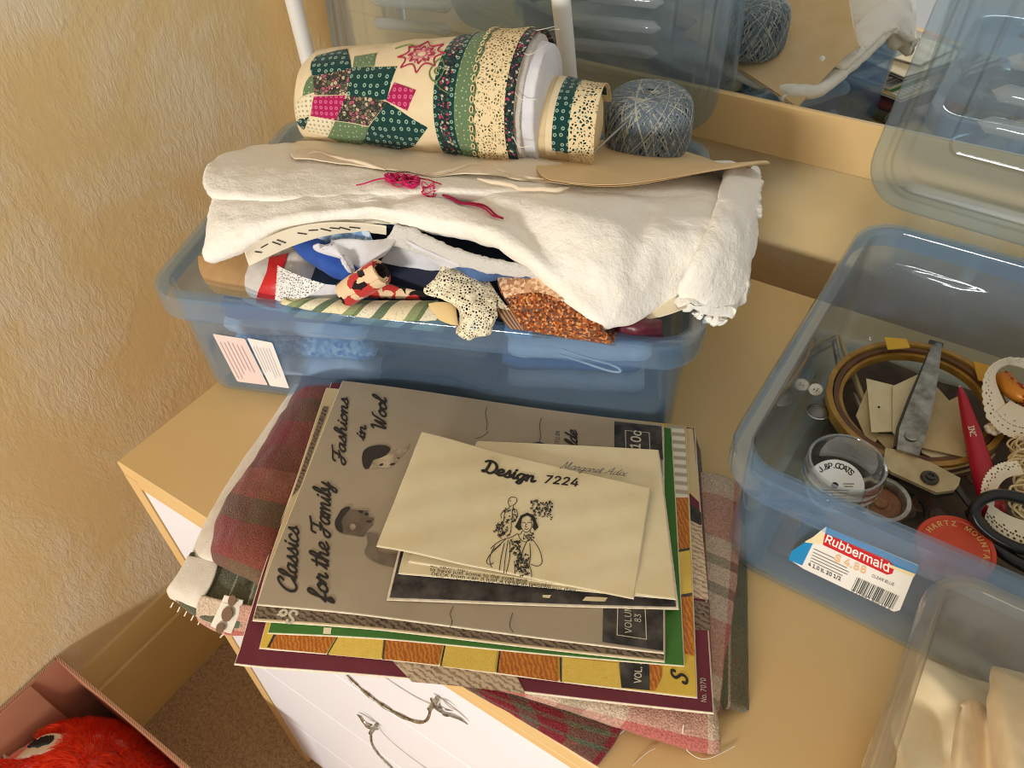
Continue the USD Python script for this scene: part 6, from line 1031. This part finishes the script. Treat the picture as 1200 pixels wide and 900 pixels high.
cen = np.array([-.125, -.29, -.610]); lo_, hi_ = np.zeros(len(bl_)), np.full(len(bl_), .32)
for _ in range(24):
    mid = (lo_+hi_)/2; ins = field(cen+bl_*mid[:, None]) > 1; lo_ = np.where(ins, mid, lo_); hi_ = np.where(ins, hi_, mid)
pv_ = cen+bl_*lo_[:, None]; pv_ += bl_*((meshkit.fbm(pv_*70, 3, 3)-.5)*.010)[:, None]
pv_[:, 0] = np.clip(pv_[:, 0], X0+.022, X1-.012); pv_[:, 1] = np.clip(pv_[:, 1], Y0+.012, Y1-.012); pv_[:, 2] = np.maximum(pv_[:, 2], Zb+.012)
part(pl, 'body', (pv_, bf), red_fur, True)
ptm = trimesh.Trimesh(pv_, bf, process=False); rng = np.random.default_rng(7)
vn = np.array(ptm.vertex_normals); up_f = np.array([i for i, t in enumerate(bf) if pv_[t, 2].mean() > -.60]); area = ptm.area_faces[up_f]; pick = up_f[rng.choice(len(up_f), 34000, p=area/area.sum())]; w = rng.dirichlet((1, 1, 1), len(pick)); root = (pv_[bf[pick]]*w[..., None]).sum(1); nn = (vn[bf[pick]]*w[..., None]).sum(1)
flow = np.stack([meshkit.noise(root*40, s)-.5 for s in (1, 2, 3)], -1)*1.5+np.array([.25, -.35, -.1]); flow -= nn*(flow*nn).sum(1, keepdims=True); ln_ = rng.uniform(.009, .016, len(root))[:, None]
eye_c = np.array([-.206, -.212, -.4985])
keep = (np.abs((root-eye_c)@np.array([.83, .55, 0])) > .046) | (np.abs((root-eye_c)@np.array([-.55, .83, 0])) > .017); root, nn, flow, ln_ = root[keep], nn[keep], flow[keep], ln_[keep]
pts = np.stack([root-nn*.001, root+nn*ln_*.45+flow*ln_*.2, root+nn*ln_*.75+flow*ln_*.6, root+nn*ln_*.85+flow*ln_*1.05], 1).reshape(-1, 3)-pl.org
bc = UsdGeom.BasisCurves.Define(stage, pl.path+'/fur'); bc.CreateTypeAttr('linear'); bc.CreatePointsAttr(Vt.Vec3fArray.FromNumpy(pts.astype(np.float32))); bc.CreateCurveVertexCountsAttr(Vt.IntArray.FromNumpy(np.full(len(root), 4, np.int32))); bc.CreateWidthsAttr(Vt.FloatArray.FromNumpy(np.tile([.0007, .0006, .0004, .0001], len(root)).astype(np.float32))); bc.SetWidthsInterpolation('vertex'); UsdShade.MaterialBindingAPI.Apply(bc.GetPrim()).Bind(fur_hair); tag(bc.GetPrim(), kind='stuff')
def on_body(x, y):                                  # top of the plush body at a place
    d = np.hypot(pv_[:, 0]-x, pv_[:, 1]-y)-np.clip(pv_[:, 2]+.62, 0, 1)*.02; return pv_[np.argmin(np.where(pv_[:, 2] > -.60, d, 9)), 2]
u_e, v_e = np.array([.83, .55]), np.array([-.55, .83]); ts = np.linspace(-1, 1, 16); EX, EY = np.meshgrid(ts, ts, indexing='ij'); r_ = np.sqrt(np.maximum(1-EX**2, 0)); XX = EX*.048; YY = EY*r_*.0165
GX = eye_c[0]+XX*u_e[0]+YY*v_e[0]; GY = eye_c[1]+XX*u_e[1]+YY*v_e[1]; from scipy.interpolate import griddata
sel = pv_[:, 2] > -.59; GZ = griddata(pv_[sel, :2], pv_[sel, 2], (GX, GY), method='nearest'); from scipy.ndimage import gaussian_filter
GZ = gaussian_filter(GZ, 2.5, mode='nearest')+.007; Ve = np.stack([GX, GY, GZ], -1)
part(pl, 'eye', slab(Ve, .003, flip=normals_grid(Ve)[..., 2].mean() < 0)[0], plain('white_felt', (226, 208, 190), .95, bump=(500, .4, .001)), True, 'white felt eye')
r_ = np.sqrt(np.maximum(1-EX**2, 0)); XX = .014+EX*.019; YY = .004+EY*r_*.0062; Vp = np.stack([eye_c[0]+XX*u_e[0]+YY*v_e[0], eye_c[1]+XX*u_e[1]+YY*v_e[1], griddata(Ve.reshape(-1, 3)[:, :2], Ve.reshape(-1, 3)[:, 2], (eye_c[0]+XX*u_e[0]+YY*v_e[0], eye_c[1]+XX*u_e[1]+YY*v_e[1]), method='nearest')+.0032], -1)
part(pl, 'pupil', slab(Vp, .004, flip=normals_grid(Vp)[..., 2].mean() < 0)[0], plain('black_felt', (20, 18, 18), .8), True, 'black felt pupil')
